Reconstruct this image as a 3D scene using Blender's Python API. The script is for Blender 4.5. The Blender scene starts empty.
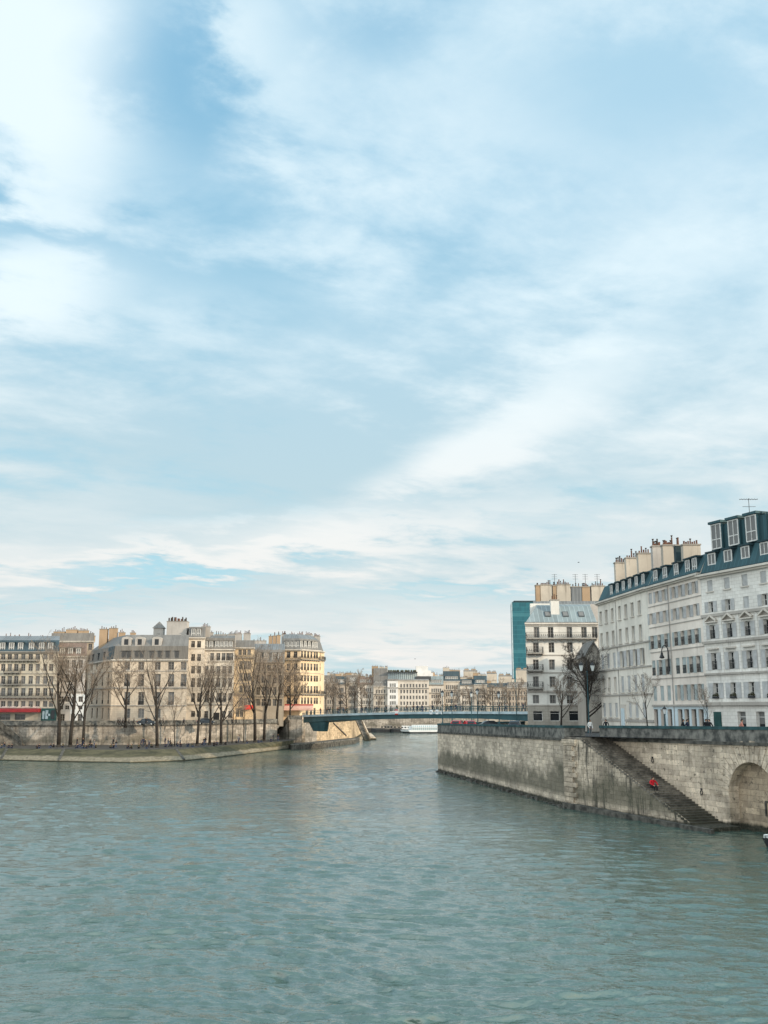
import bpy, bmesh, math, random
import numpy as np
from mathutils import Vector, Matrix

random.seed(11)
SC = bpy.context.scene
COL = SC.collection
R = math.radians

# ------------------------------------------------------------------ camera
F = 1005.0
TH = math.atan(197.0 / F)
H = 10.0
CT, ST = math.cos(TH), math.sin(TH)
cam = bpy.data.objects.new('camera', bpy.data.cameras.new('camera'))
COL.objects.link(cam)
cam.location = (0, 0, H)
cam.rotation_euler = (math.pi / 2 + TH, 0, 0)
cam.data.sensor_fit = 'VERTICAL'
cam.data.sensor_height = 36.0
cam.data.lens = 36.0 * F / 1024.0
cam.data.clip_end = 6000
cam.data.clip_start = 0.2
SC.camera = cam

def tanel(y):
    v = (512 - y) / F
    return (v * CT + ST) / (CT - v * ST)
def zat(y, Y):                      # height of a picture row at distance Y
    return H + Y * tanel(y)
def xat(x, y, Y):                   # sideways position of a picture point at distance Y
    v = (512 - y) / F
    return Y * (x - 384) / F / (CT - v * ST)
def Yat(y, z):                      # distance at which a picture row has height z
    return (z - H) / tanel(y)
def W(x, y, z):                     # ground-plan point of a picture point at height z
    Y = Yat(y, z)
    return (xat(x, y, Y), Y)

# ------------------------------------------------------------------ nodes
def mat(name, color=(.5, .5, .5), rough=.8, metal=0.0, build=None, spec=.3):
    m = bpy.data.materials.new(name)
    m.use_nodes = True
    nt = m.node_tree
    b = nt.nodes['Principled BSDF']
    b.inputs['Base Color'].default_value = (*color, 1)
    b.inputs['Roughness'].default_value = rough
    b.inputs['Metallic'].default_value = metal
    b.inputs['Specular IOR Level'].default_value = spec
    if build:
        build(N(nt), b)
    return m

class N:
    """small wrapper for building node trees"""
    def __init__(s, nt): s.nt = nt
    def new(s, t, **kw):
        n = s.nt.nodes.new(t)
        for k, v in kw.items(): setattr(n, k, v)
        return n
    def put(s, sock, v):
        if isinstance(v, bpy.types.NodeSocket): s.nt.links.new(v, sock)
        elif isinstance(v, (tuple, list)) and sock.type == 'RGBA': sock.default_value = (*v[:3], 1)
        else: sock.default_value = v
    def m(s, op, a, b=0.0, c=None, clamp=False):
        n = s.new('ShaderNodeMath', operation=op, use_clamp=clamp)
        s.put(n.inputs[0], a); s.put(n.inputs[1], b)
        if c is not None: s.put(n.inputs[2], c)
        return n.outputs[0]
    def vm(s, op, a, b=None, scale=None):
        n = s.new('ShaderNodeVectorMath', operation=op)
        s.put(n.inputs[0], a)
        if b is not None: s.put(n.inputs[1], b)
        if scale is not None: s.put(n.inputs[3], scale)
        return n.outputs['Value'] if op in ('DOT_PRODUCT', 'LENGTH') else n.outputs[0]
    def mix(s, f, a, b):
        n = s.new('ShaderNodeMix', data_type='RGBA')
        s.put(n.inputs[0], f); s.put(n.inputs[6], a); s.put(n.inputs[7], b)
        return n.outputs[2]
    def mul(s, a, b, f=1.0):
        n = s.new('ShaderNodeMix', data_type='RGBA', blend_type='MULTIPLY')
        s.put(n.inputs[0], f); s.put(n.inputs[6], a); s.put(n.inputs[7], b)
        return n.outputs[2]
    def noise(s, vec, scale, detail=4, rough=.55, w=None, dist=0.0):
        n = s.new('ShaderNodeTexNoise')
        if w is not None: n.noise_dimensions = '4D'; n.inputs['W'].default_value = w
        s.put(n.inputs['Vector'], vec)
        n.inputs['Scale'].default_value = scale; n.inputs['Detail'].default_value = detail
        n.inputs['Roughness'].default_value = rough; n.inputs['Distortion'].default_value = dist
        return n.outputs['Fac']
    def ramp(s, f, lo, hi, a=0.0, b=1.0, smooth=True):
        n = s.new('ShaderNodeMapRange', interpolation_type='SMOOTHSTEP' if smooth else 'LINEAR')
        s.put(n.inputs[0], f); s.put(n.inputs[1], lo); s.put(n.inputs[2], hi); s.put(n.inputs[3], a); s.put(n.inputs[4], b)
        return n.outputs[0]
    def xyz(s, v):
        n = s.new('ShaderNodeSeparateXYZ'); s.put(n.inputs[0], v); return n.outputs
    def comb(s, x, y, z):
        n = s.new('ShaderNodeCombineXYZ')
        for i, v in enumerate((x, y, z)): s.put(n.inputs[i], v)
        return n.outputs[0]
    def pos(s): return s.new('ShaderNodeNewGeometry').outputs['Position']
    def walluv(s):
        """metres along a vertical wall, and height"""
        g = s.new('ShaderNodeNewGeometry')
        t = s.vm('CROSS_PRODUCT', g.outputs['True Normal'], (0, 0, 1))
        t = s.vm('NORMALIZE', t)
        u = s.vm('DOT_PRODUCT', g.outputs['Position'], t)
        z = s.xyz(g.outputs['Position'])[2]
        return u, z
    def rnd(s): return s.new('ShaderNodeObjectInfo').outputs['Random']
    def bump(s, b, h, strength=.4, dist=.05):
        n = s.new('ShaderNodeBump'); n.inputs['Strength'].default_value = strength; n.inputs['Distance'].default_value = dist
        s.put(n.inputs['Height'], h); s.nt.links.new(n.outputs[0], b.inputs['Normal'])

def sc(c, k): return tuple(min(1, x * k) for x in c)

def stucco(name, c, dirt=.35, course=0.0, rough=.85):
    """facade stone or render: rain streaks, blotches, optional ashlar joints"""
    def f(n, b):
        u, z = n.walluv()
        p = n.pos()
        big = n.noise(p, .22, 5, .6)
        streak = n.noise(n.comb(n.m('MULTIPLY', u, 1.3), n.m('MULTIPLY', z, .10), 0), 1.0, 5, .65)
        fine = n.noise(p, 3.2, 3, .6)
        col = n.mix(n.ramp(big, .35, .68), sc(c, .84), sc(c, 1.07))
        col = n.mix(n.m('MULTIPLY', n.ramp(streak, .50, .72), dirt), col, sc((c[0] * .75, c[1] * .74, c[2] * .74), .62))
        col = n.mix(n.ramp(fine, .3, .75, 0, .25), col, sc(c, .72))
        if course:
            br = n.new('ShaderNodeTexBrick')
            n.put(br.inputs['Vector'], n.comb(u, z, 0))
            br.inputs['Scale'].default_value = 1.0
            br.inputs['Brick Width'].default_value = course * 2.1; br.inputs['Row Height'].default_value = course
            br.inputs['Mortar Size'].default_value = .022; br.inputs['Mortar Smooth'].default_value = .5
            br.inputs['Color1'].default_value = (1, 1, 1, 1); br.inputs['Color2'].default_value = (.86, .86, .86, 1)
            br.inputs['Mortar'].default_value = (.62, .6, .58, 1)
            col = n.mul(col, br.outputs['Color'], .75)
        n.put(b.inputs['Base Color'], col)
        n.bump(b, fine, .25, .03)
    return mat(name, c, rough, build=f)

def quaystone(name, c, row=.42, width=1.0, algae=1.0, zlow=0.9, zhigh=4.2, rot_dark=.7):
    """old river ashlar: irregular blocks, black rain streaks, dark flood stain low down, pale foot, painted dark waterline"""
    def f(n, b):
        u, z = n.walluv()
        p = n.pos()
        wob = n.noise(p, .9, 3, .6); wob2 = n.noise(p, 2.2, 2, .5, w=3.0)
        uv = n.comb(n.m('ADD', u, n.m('MULTIPLY', wob, .45)), n.m('ADD', z, n.m('ADD', n.m('MULTIPLY', wob, .16), n.m('MULTIPLY', wob2, .09))), 0)
        br = n.new('ShaderNodeTexBrick')
        n.put(br.inputs['Vector'], uv)
        br.offset = .43; br.squash = 1.35; br.squash_frequency = 3
        br.inputs['Scale'].default_value = 1.0
        br.inputs['Brick Width'].default_value = width; br.inputs['Row Height'].default_value = row
        br.inputs['Mortar Size'].default_value = .022; br.inputs['Mortar Smooth'].default_value = .7; br.inputs['Bias'].default_value = .1
        br.inputs['Color1'].default_value = (1.22, 1.19, 1.14, 1); br.inputs['Color2'].default_value = (.62, .60, .58, 1)
        br.inputs['Mortar'].default_value = (.42, .40, .38, 1)
        big = n.noise(p, .16, 6, .62)
        mid = n.noise(p, .9, 5, .65)
        fine = n.noise(p, 4.5, 4, .6)
        col = n.mix(n.ramp(big, .38, .64), sc(c, .66), sc(c, 1.12))
        col = n.mul(col, br.outputs['Color'], n.ramp(wob2, .35, .6, .5, 1.0))
        col = n.mix(n.ramp(n.noise(p, 3.0, 3, .6, w=7.0), .60, .68, 0, .8), col, (.06, .052, .042))
        col = n.mix(n.ramp(n.noise(p, 1.3, 4, .65, w=9.0), .58, .70, 0, .5), col, sc(c, 1.45))
        # black crust
        streak = n.noise(n.comb(n.m('MULTIPLY', u, 1.5), n.m('MULTIPLY', z, .22), 0), 1.0, 6, .7)
        col = n.mix(n.ramp(streak, .47, .64, 0, rot_dark), col, (.045, .043, .036))
        col = n.mix(n.ramp(n.noise(p, 1.7, 5, .7), .60, .70, 0, .75), col, (.05, .045, .036))
        # flood stain with ragged top
        edge = n.m('ADD', z, n.m('MULTIPLY', n.m('SUBTRACT', streak, .5), 2.2))
        edge = n.m('ADD', edge, n.m('MULTIPLY', n.m('SUBTRACT', big, .5), 7.0))
        st = n.m('MULTIPLY', n.ramp(edge, zhigh, zhigh - 1.6), n.ramp(z, zlow, zlow + .8))
        moss = n.mix(n.ramp(mid, .4, .6), (.075, .073, .050), (.040, .045, .026))
        col = n.mix(n.m('MULTIPLY', st, .80 * algae), col, moss)
        col = n.mix(n.ramp(n.m('ADD', z, n.m('MULTIPLY', mid, .5)), .95, .65), col, (.015, .018, .012))  # near-black waterline: shadow at the foot put into the algae colour
        col = n.mix(n.ramp(fine, .35, .75, 0, .35), col, sc(c, .4))
        n.put(b.inputs['Base Color'], col)
        n.bump(b, n.m('ADD', n.m('MULTIPLY', br.outputs['Fac'], -.7), n.m('MULTIPLY', fine, .8)), .6, .06)
    return mat(name, c, .9, build=f)

def varied(name, c, k=.35, scale=.8, rough=.7, metal=0.0, spec=.3, b2=None, bmp=0):
    def f(n, b):
        p = n.pos()
        x = n.noise(p, scale, 5, .6)
        col = n.mix(n.ramp(x, .3, .7), sc(c, 1 - k), b2 if b2 else sc(c, 1 + k * .6))
        n.put(b.inputs['Base Color'], col)
        if bmp: n.bump(b, n.noise(p, scale * 6, 4, .6), bmp, .04)
    return mat(name, c, rough, metal, f, spec)

def zinc(name, c, seam=.55, rough=.45):
    """standing-seam zinc or slate roof: pale seams and patches"""
    def f(n, b):
        p = n.pos(); x = n.xyz(p)
        g = n.new('ShaderNodeNewGeometry')
        t = n.vm('NORMALIZE', n.vm('CROSS_PRODUCT', g.outputs['True Normal'], (0, 0, 1)))
        u = n.vm('DOT_PRODUCT', p, t)
        s = n.m('ABSOLUTE', n.m('SUBTRACT', n.m('FRACT', n.m('DIVIDE', u, seam)), .5))
        line = n.ramp(s, .40, .47)
        cell = n.new('ShaderNodeTexWhiteNoise', noise_dimensions='1D')
        n.put(cell.inputs['W'], n.m('FLOOR', n.m('DIVIDE', u, seam)))
        col = n.mix(cell.outputs['Value'], sc(c, .8), sc(c, 1.15))
        col = n.mix(n.ramp(n.noise(p, .5, 5, .6), .35, .7, 0, .5), col, sc(c, .6))
        col = n.mix(n.m('MULTIPLY', line, .45), col, sc(c, 1.9))
        n.put(b.inputs['Base Color'], col)
        n.bump(b, line, .5, .04)
    return mat(name, c, rough, 0.0, f, .4)

M = {}
def build_materials():
    M['glass'] = mat('window_glass', (.018, .022, .026), .10, spec=.28)
    M['glass_far'] = mat('window_glass_room', (.055, .052, .048), .15, spec=.4)
    M['glass_pale'] = mat('window_glass_curtain_sky', (.15, .152, .15), .12, spec=.3)  # curtains, and dormer panes with the sky's reflection in their colour
    M['frame_white'] = varied('frame_white', (.58, .58, .56), .15, 2, .5)
    M['pipe'] = varied('drainpipe_grey', (.30, .29, .275), .2, 2, .6)
    M['frame_dark'] = varied('frame_dark', (.06, .065, .07), .2, 2, .5)
    M['shutter'] = varied('shutter_grey', (.42, .43, .43), .18, 1.5, .65)
    M['shutter_green'] = varied('shutter_green', (.34, .39, .39), .18, 1.5, .65)
    M['iron'] = mat('wrought_iron', (.025, .027, .03), .5)
    M['iron_teal'] = varied('painted_iron_teal', (.018, .07, .085), .25, 1.0, .45)
    # right bank facades
    M['cream1'] = stucco('render_cream', (.73, .69, .615), .60)
    M['cream2'] = stucco('render_rose_cream', (.76, .69, .615), .45)
    M['white3'] = stucco('limestone_pale', (.76, .745, .70), .60, .36)
    M['white4'] = stucco('render_white', (.66, .65, .61), .35)
    M['stone4'] = stucco('stone_base', (.40, .375, .33), .5, .4)
    M['blue_shop'] = stucco('render_pale_blue', (.55, .65, .69), .2)
    M['chim'] = stucco('chimney_render', (.47, .425, .36), .9)
    M['chim_grey'] = stucco('chimney_grey_render', (.40, .38, .355), .6)
    M['chim_tan'] = stucco('chimney_tan', (.36, .26, .17), .4)
    M['pot'] = varied('terracotta_pot', (.13, .065, .045), .4, 3, .8)
    M['pot_dark'] = varied('sooty_pot', (.05, .04, .035), .4, 3, .8)
    M['teal_roof'] = zinc('zinc_teal', (.027, .077, .093), .6, .7)
    M['teal_dark'] = varied('zinc_teal_dark', (.020, .045, .055), .35, 1, .7)
    M['zinc_blue'] = zinc('zinc_pale_blue', (.19, .235, .25), .75, .65)
    M['zinc_grey'] = zinc('zinc_grey', (.15, .165, .175), .6)
    M['slate_blue'] = zinc('slate_blue', (.035, .062, .078), .5, .65)
    M['slate_grey'] = zinc('slate_grey', (.155, .153, .147), .35, .65)
    M['slate_brown'] = zinc('slate_brown', (.155, .145, .13), .4, .6)
    M['tile_red'] = zinc('tile_brown_red', (.17, .125, .105), .3, .8)
    # left bank facades
    M['lA'] = stucco('stone_grey_beige', (.58, .52, .42), .55)
    M['lB'] = stucco('stone_brown', (.42, .345, .26), .6)
    M['lC'] = stucco('render_grey', (.52, .50, .48), .5)
    M['lD'] = stucco('stone_sand', (.64, .55, .44), .55, .45)
    M['lE'] = stucco('stone_white', (.68, .625, .54), .35)
    M['lF'] = stucco('stone_honey', (.72, .57, .38), .4)
    M['lG'] = stucco('stone_olive_grey', (.40, .36, .30), .6)
    M['lH'] = stucco('stone_gold', (.72, .57, .39), .3)
    M['whitepaint'] = stucco('paint_white', (.72, .76, .78), .3)
    M['string'] = stucco('cornice_stone', (.60, .56, .50), .7)
    M['string_shade'] = stucco('string_course_shaded', (.40, .375, .34), .7)  # darkened so the courses carry their own thin shadow lines
    M['string_dark'] = stucco('cornice_sooty', (.30, .28, .25), .7)
    # quay
    M['quay_near'] = quaystone('quay_ashlar', (.64, .555, .45), .42, 1.0, .95, .75, 4.2, .22)
    M['quay_arch'] = quaystone('quay_ashlar_pale', (.66, .565, .45), .46, 1.25, .6, .6, 2.2, .35)
    M['quay_stair'] = quaystone('stair_ashlar', (.58, .50, .40), .42, 1.0, .85, .6, 3.6, .95)
    M['arch_fill'] = quaystone('arch_infill', (.47, .385, .285), .5, 1.3, .25, .4, 1.6, .25)
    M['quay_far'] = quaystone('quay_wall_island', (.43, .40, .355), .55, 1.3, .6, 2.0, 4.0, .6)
    M['quay_sun_tint'] = quaystone('quay_wall_sun_tint', (.60, .48, .33), .55, 1.3, .15, 1.0, 2.5, .25)  # island wall stone again, with warm sunlight put into its colour
    M['parapet'] = varied('parapet_stone', (.085, .092, .09), .55, 1.2, .9, b2=(.21, .205, .185), bmp=.4)
    M['coping'] = varied('coping_moss', (.028, .070, .076), .4, 1.0, .85)
    M['ledge'] = varied('ledge_black', (.05, .05, .046), .5, 1.4, .9, b2=(.12, .115, .1))
    def revet(n, b):
        u, z = n.walluv(); p = n.pos()
        mid = n.noise(p, .35, 5, .65); fine = n.noise(p, 2.2, 4, .6)
        zz = n.m('ADD', n.xyz(p)[2], n.m('MULTIPLY', n.m('SUBTRACT', mid, .5), .9))
        moss = n.mix(n.ramp(mid, .35, .65), (.034, .034, .018), (.095, .086, .050))
        stone = n.mix(n.ramp(fine, .3, .7), (.12, .105, .075), (.25, .22, .16))
        col = n.mix(n.ramp(zz, .80, 1.02), stone, moss)
        col = n.mix(n.ramp(n.noise(p, .8, 5, .7), .54, .68, 0, .6), col, (.05, .052, .03))
        col = n.mix(n.ramp(n.xyz(p)[2], .22, .10), col, (.03, .032, .022))
        n.put(b.inputs['Base Color'], col); n.bump(b, fine, .4, .06)
    M['revet'] = mat('mossy_revetment', (.3, .3, .2), .9, build=revet)
    M['pave'] = varied('quay_paving', (.055, .051, .045), .3, .7, .9)
    M['asphalt'] = varied('asphalt', (.055, .055, .055), .3, .6, .9)
    M['bridge'] = varied('bridge_paint_teal', (.030, .088, .105), .3, .25, .5)
    M['bridge_edge'] = varied('bridge_edge_pale', (.38, .47, .51), .2, .5, .55)
    M['barkA'] = varied('plane_bark_dark', (.032, .028, .024), .4, 2, .9)
    M['twigA'] = varied('twig_brown', (.23, .185, .145), .3, 1, .9)
    M['barkF'] = varied('far_bark', (.085, .07, .056), .3, 1, .9)
    M['twigF'] = varied('far_twig', (.24, .195, .155), .25, .6, .9)
    M['twigD'] = varied('twig_dark', (.075, .063, .054), .3, 1, .9)
    M['red'] = varied('awning_red', (.36, .035, .04), .25, .6, .8)
    M['red_bright'] = varied('awning_scarlet', (.55, .05, .035), .2, .6, .8)
    M['pink'] = varied('awning_faded_pink', (.62, .40, .34), .2, .4, .8)
    M['shopgreen'] = varied('shopfront_green', (.016, .065, .062), .3, .8, .5)
    M['white'] = mat('white_paint', (.75, .76, .77), .45)
    M['cream_letter'] = mat('sign_cream', (.75, .55, .50), .6)
    M['lampglass'] = mat('lamp_glass', (.62, .66, .66), .2, spec=.5)
    M['skin'] = mat('skin', (.45, .27, .19), .6)
    for k, c in dict(black=(.012, .013, .016), navy=(.018, .025, .05), red=(.50, .012, .022), white=(.62, .63, .62), grey=(.13, .13, .135),
                     pink=(.50, .22, .17), olive=(.06, .06, .035), denim=(.04, .06, .11), brown=(.09, .05, .03)).items():
        M['cl_' + k] = mat('cloth_' + k, c, .85)
    M['hair'] = mat('hair_dark', (.02, .014, .01), .6)
    M['boat_glass'] = mat('boat_canopy_glass', (.30, .37, .39), .12, spec=.5)
    M['hull_white'] = varied('hull_white', (.66, .68, .68), .1, .6, .4)
    M['hull_dark'] = varied('hull_dark', (.022, .024, .026), .4, .6, .45)
    M['car_red'] = mat('car_paint_red', (.42, .016, .02), .25, spec=.5)
    M['car_dark'] = mat('car_paint_dark', (.02, .03, .04), .25, spec=.5)
    M['tyre'] = mat('tyre', (.02, .02, .02), .8)
    M['light_red'] = mat('tail_light', (.4, .01, .01), .2)
    M['towerglass'] = None
    def tg(n, b):
        u, z = n.walluv()
        row = n.m('FRACT', n.m('DIVIDE', z, 3.4)); colm = n.m('FRACT', n.m('DIVIDE', u, 1.8))
        wn = n.new('ShaderNodeTexWhiteNoise', noise_dimensions='2D')
        n.put(wn.inputs['Vector'], n.comb(n.m('FLOOR', n.m('DIVIDE', u, 1.8)), n.m('FLOOR', n.m('DIVIDE', z, 3.4)), 0))
        base = n.mix(wn.outputs['Value'], (.008, .085, .115), (.013, .115, .150))
        line = n.m('MAXIMUM', n.ramp(row, .82, .9), n.ramp(colm, .86, .92, 0, .45))
        base = n.mix(n.m('MULTIPLY', line, .5), base, (.035, .17, .205))
        # three plant floors read as paler bands
        for zz in (27.0, 52.0, 79.0):
            d = n.m('ABSOLUTE', n.m('SUBTRACT', z, zz))
            base = n.mix(n.ramp(d, 1.5, 1.0, 0, .5), base, (.05, .19, .225))
        n.put(b.inputs['Base Color'], base)
    M['towerglass'] = mat('curtain_wall_teal', (.02, .15, .2), .35, 0, tg, .35)
build_materials()

# ------------------------------------------------------------------ mesh building
class MB:
    def __init__(s): s.v = []; s.f = []; s.mi = []
    def pts(s, ps):
        i = len(s.v); s.v.extend([tuple(p) for p in ps]); return i
    def poly(s, ps, mi=0):
        i = s.pts(ps); s.f.append(tuple(range(i, i + len(ps)))); s.mi.append(mi)
    def box(s, c, size, rot=0.0, mi=0):
        """c is the centre of the base"""
        x, y, z = size[0] / 2, size[1] / 2, size[2]
        ca, sa = math.cos(rot), math.sin(rot)
        P = []
        for dz in (0, z):
            for a, b in ((-x, -y), (x, -y), (x, y), (-x, y)):
                P.append((c[0] + a * ca - b * sa, c[1] + a * sa + b * ca, c[2] + dz))
        i = s.pts(P)
        for q in ((3, 2, 1, 0), (4, 5, 6, 7), (0, 1, 5, 4), (1, 2, 6, 5), (2, 3, 7, 6), (3, 0, 4, 7)):
            s.f.append(tuple(i + k for k in q)); s.mi.append(mi)
    def bar(s, a, b, w, h, mi=0):
        """a box from point a to b (any direction), w wide sideways, h tall"""
        a = Vector(a); b = Vector(b); d = (b - a)
        if d.length < 1e-6: return
        d.normalize()
        side = d.cross(Vector((0, 0, 1)))
        if side.length < 1e-4: side = Vector((1, 0, 0))
        side.normalize(); up = side.cross(d).normalized()
        P = []
        for p in (a, b):
            for q, r in ((-1, -1), (1, -1), (1, 1), (-1, 1)):
                P.append(p + side * (q * w / 2) + up * (r * h / 2))
        i = s.pts(P)
        for q in ((3, 2, 1, 0), (4, 5, 6, 7), (0, 1, 5, 4), (1, 2, 6, 5), (2, 3, 7, 6), (3, 0, 4, 7)):
            s.f.append(tuple(i + k for k in q)); s.mi.append(mi)
    def prism(s, ps, z0, z1, mi=0, top=None, bottom=False):
        """vertical prism on a counter-clockwise plan; z0 and z1 may be lists"""
        n = len(ps)
        a = z0 if isinstance(z0, (list, tuple)) else [z0] * n
        b = z1 if isinstance(z1, (list, tuple)) else [z1] * n
        for k in range(n):
            j = (k + 1) % n
            s.poly([(*ps[k], a[k]), (*ps[j], a[j]), (*ps[j], b[j]), (*ps[k], b[k])], mi)
        s.poly([(*ps[k], b[k]) for k in range(n)], mi if top is None else top)
        if bottom: s.poly([(*ps[k], a[k]) for k in reversed(range(n))], mi)
    def tube(s, ps, rs, n=6, mi=0, cap=True):
        prev = None
        P = [Vector(p) for p in ps]
        ax = None
        for k, p in enumerate(P):
            d = (P[min(k + 1, len(P) - 1)] - P[max(k - 1, 0)])
            if d.length < 1e-9: d = Vector((0, 0, 1))
            d.normalize()
            if ax is None:
                ax = d.cross(Vector((0.3, 0.9, 0.1)) if abs(d.z) > .8 else Vector((0, 0, 1))).normalized()
            ax = (ax - d * ax.dot(d)).normalized()
            ay = d.cross(ax)
            i = s.pts([p + (ax * math.cos(2 * math.pi * q / n) + ay * math.sin(2 * math.pi * q / n)) * rs[k] for q in range(n)])
            if prev is not None:
                for q in range(n):
                    s.f.append((prev + q, prev + (q + 1) % n, i + (q + 1) % n, i + q)); s.mi.append(mi)
            elif cap and rs[k] > 0.0:
                s.f.append(tuple(i + q for q in reversed(range(n)))); s.mi.append(mi)
            prev = i
        if cap: s.f.append(tuple(prev + q for q in range(n))); s.mi.append(mi)
    def lathe(s, c, prof, n=10, mi=0):
        prev = None
        for r, z in prof:
            i = s.pts([(c[0] + r * math.cos(2 * math.pi * q / n), c[1] + r * math.sin(2 * math.pi * q / n), c[2] + z) for q in range(n)])
            if prev is not None:
                for q in range(n):
                    s.f.append((prev + q, prev + (q + 1) % n, i + (q + 1) % n, i + q)); s.mi.append(mi)
            prev = i
        s.f.append(tuple(prev + q for q in range(n))); s.mi.append(mi)
    def mesh(s, name, mats, off=(0, 0, 0), smooth=False):
        me = bpy.data.meshes.new(name)
        o = off
        me.from_pydata([(a - o[0], b - o[1], c - o[2]) for a, b, c in s.v], [], s.f)
        for m_ in (mats if isinstance(mats, (list, tuple)) else [mats]): me.materials.append(m_)
        me.polygons.foreach_set('material_index', s.mi)
        if smooth: me.polygons.foreach_set('use_smooth', [True] * len(s.f))
        me.update()
        return me
    def build(s, name, mats, parent=None, smooth=False):
        off = wloc(parent)
        return link(name, s.mesh(name, mats, off, smooth), parent)

def wloc(o):
    v = Vector((0, 0, 0))
    while o is not None: v = v + o.location; o = o.parent
    return v
def link(name, data, parent=None, loc=None, rz=0.0):
    o = bpy.data.objects.new(name, data); COL.objects.link(o)
    if parent is not None: o.parent = parent
    if loc is not None: o.location = loc
    if rz: o.rotation_euler = (0, 0, rz)
    return o
def tag(o, label=None, cat=None, group=None, kind=None):
    if label: o['label'] = label
    if cat: o['category'] = cat
    if group: o['group'] = group
    if kind: o['kind'] = kind
    return o
def thing(name, label, cat, loc=(0, 0, 0), rz=0.0, group=None):
    o = link(name, None, None, loc, rz); o.empty_display_size = .3
    return tag(o, label, cat, group)
def copy_tree(o, parent=None):
    c = o.copy(); COL.objects.link(c)
    if parent is not None: c.parent = parent
    for ch in o.children: copy_tree(ch, c)
    return c
# tuning
SUNAZ, SUNEL, SUNP = 30.0, 19.0, 3.4
CLROT, CLSEED = 28.0, 2.3
SKYK, SKYS, EXPO = .12, .15, 0.20
GLOW, BACKG, VEIL = 1.0, .7, .30
# cloud banks : picture x, y, half widths in pixels, tilt, weight
BANKS = [(15, 60, 100, 110, 10, .9), (175, 95, 95, 60, -25, -.55), (10, 232, 90, 22, 0, -.5), (520, 150, 260, 110, 0, .45), (660, 300, 200, 120, 20, .45), (20, 290, 70, 45, 0, .4), (250, 400, 220, 110, 0, .35),
         (250, 275, 150, 35, 0, -.30), (480, 450, 150, 50, 22, .7), (370, 40, 60, 30, 0, -.2), (245, 30, 50, 35, -30, .5), (430, 505, 90, 12, 8, -.45), (190, 575, 130, 9, 4, -.7), (590, 400, 50, 40, 20, -.35), (470, 590, 130, 9, 3, -.45), (60, 600, 90, 7, 0, -.45)]
BRIGHT = [(15, 70, 90, 100, 10, 1.3), (20, 290, 60, 40, 0, .7), (245, 30, 60, 35, -30, .4), (450, 462, 130, 26, 22, 1.15), (560, 400, 70, 30, 35, .4), (500, 140, 220, 60, 0, .2), (640, 290, 110, 60, 10, .35), (230, 545, 330, 13, 6, .55), (400, 545, 260, 14, 2, .35), (300, 450, 200, 50, 6, -.7), (660, 70, 150, 60, 0, -.5), (350, 380, 160, 80, 20, -.4), (380, 640, 500, 26, 0, .5), (650, 560, 200, 16, 0, .4), (250, 230, 160, 60, 0, -.4)]
# ------------------------------------------------------------------ windows, shutters, balconies
_cache = {}
def win_mesh(w, h, style, var):
    k = ('win', round(w, 2), round(h, 2), style, var)
    if k in _cache: return _cache[k]
    mb = MB(); y = 0.0
    fr = .07
    mb.poly([(-w/2, y + .04, 0), (w/2, y + .04, 0), (w/2, y + .04, h), (-w/2, y + .04, h)], 0)
    if var == 1:      # curtains drawn to the sides
        for s in (-1, 1):
            a, b = sorted((s * w * .5, s * w * .16))
            mb.poly([(a, y + .036, 0), (b, y + .036, 0), (b, y + .036, h), (a, y + .036, h)], 2)
    elif var == 2:    # blind half down
        mb.poly([(-w/2, y + .036, h * .45), (w/2, y + .036, h * .45), (w/2, y + .036, h), (-w/2, y + .036, h)], 2)
    elif var == 3:    # net curtain
        mb.poly([(-w/2, y + .036, 0), (w/2, y + .036, 0), (w/2, y + .036, h), (-w/2, y + .036, h)], 2)
    for s in (-1, 1): mb.box((s * (w/2 - fr/2), y, 0), (fr, .07, h), 0, 1)
    mb.box((0, y, h - fr), (w - 2 * fr - .004, .066, fr), 0, 1); mb.box((0, y, 0), (w - 2 * fr - .004, .066, fr), 0, 1)
    if style == 'case':
        mb.box((0, y - .004, fr), (.09, .07, h - 2 * fr), 0, 1)
        for q in ((.36, .68) if h > 1.5 else (.5,)):
            for s in (-1, 1): mb.box((s * w * .24, y, h * q), (w * .48 - fr - .05, .05, .04), 0, 1)
    elif style == 'shop':
        mb.box((0, y - .004, h * .74), (w - 2 * fr, .07, .06), 0, 1)
        if w > 1.6: mb.box((0, y - .008, fr), (.07, .07, h * .74 - fr), 0, 1)
    elif style == 'door':
        mb.box((0, y - .01, fr), (w - 2 * fr, .05, h * .72), 0, 1)
    me = mb.mesh('window', [M['glass'], M['frame_white'], M['glass_pale']])
    _cache[k] = me
    return me
def dark_win(w, h, var):
    k = ('dwin', round(w, 2), round(h, 2), var)
    if k not in _cache:
        me = win_mesh(w, h, 'case', var).copy(); me.materials[1] = M['pipe']; me.materials[0] = M['glass_far']; _cache[k] = me
    return _cache[k]
def shutter_mesh(w, h, mkey):
    k = ('sh', round(w, 2), round(h, 2), mkey)
    if k in _cache: return _cache[k]
    mb = MB(); e = .06
    mb.box((0, .012, 0), (w - .02, .02, h), 0, 0)
    for s in (-1, 1): mb.box((s * (w/2 - e/2), -.005, 0), (e, .035, h), 0, 0)
    for z in (0, h * .5 - e/2, h - e): mb.box((0, -.006, z), (w - 2*e, .033, e), 0, 0)
    n = max(6, int(h / .16))
    for i in range(n):
        z = e + (h - 2*e) * (i + .15) / n
        mb.poly([(-w/2 + e, -.018, z), (w/2 - e, -.018, z), (w/2 - e, .0, z + h/n*.75), (-w/2 + e, .0, z + h/n*.75)], 0)
    me = mb.mesh('shutter', M[mkey]); _cache[k] = me
    return me
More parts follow.
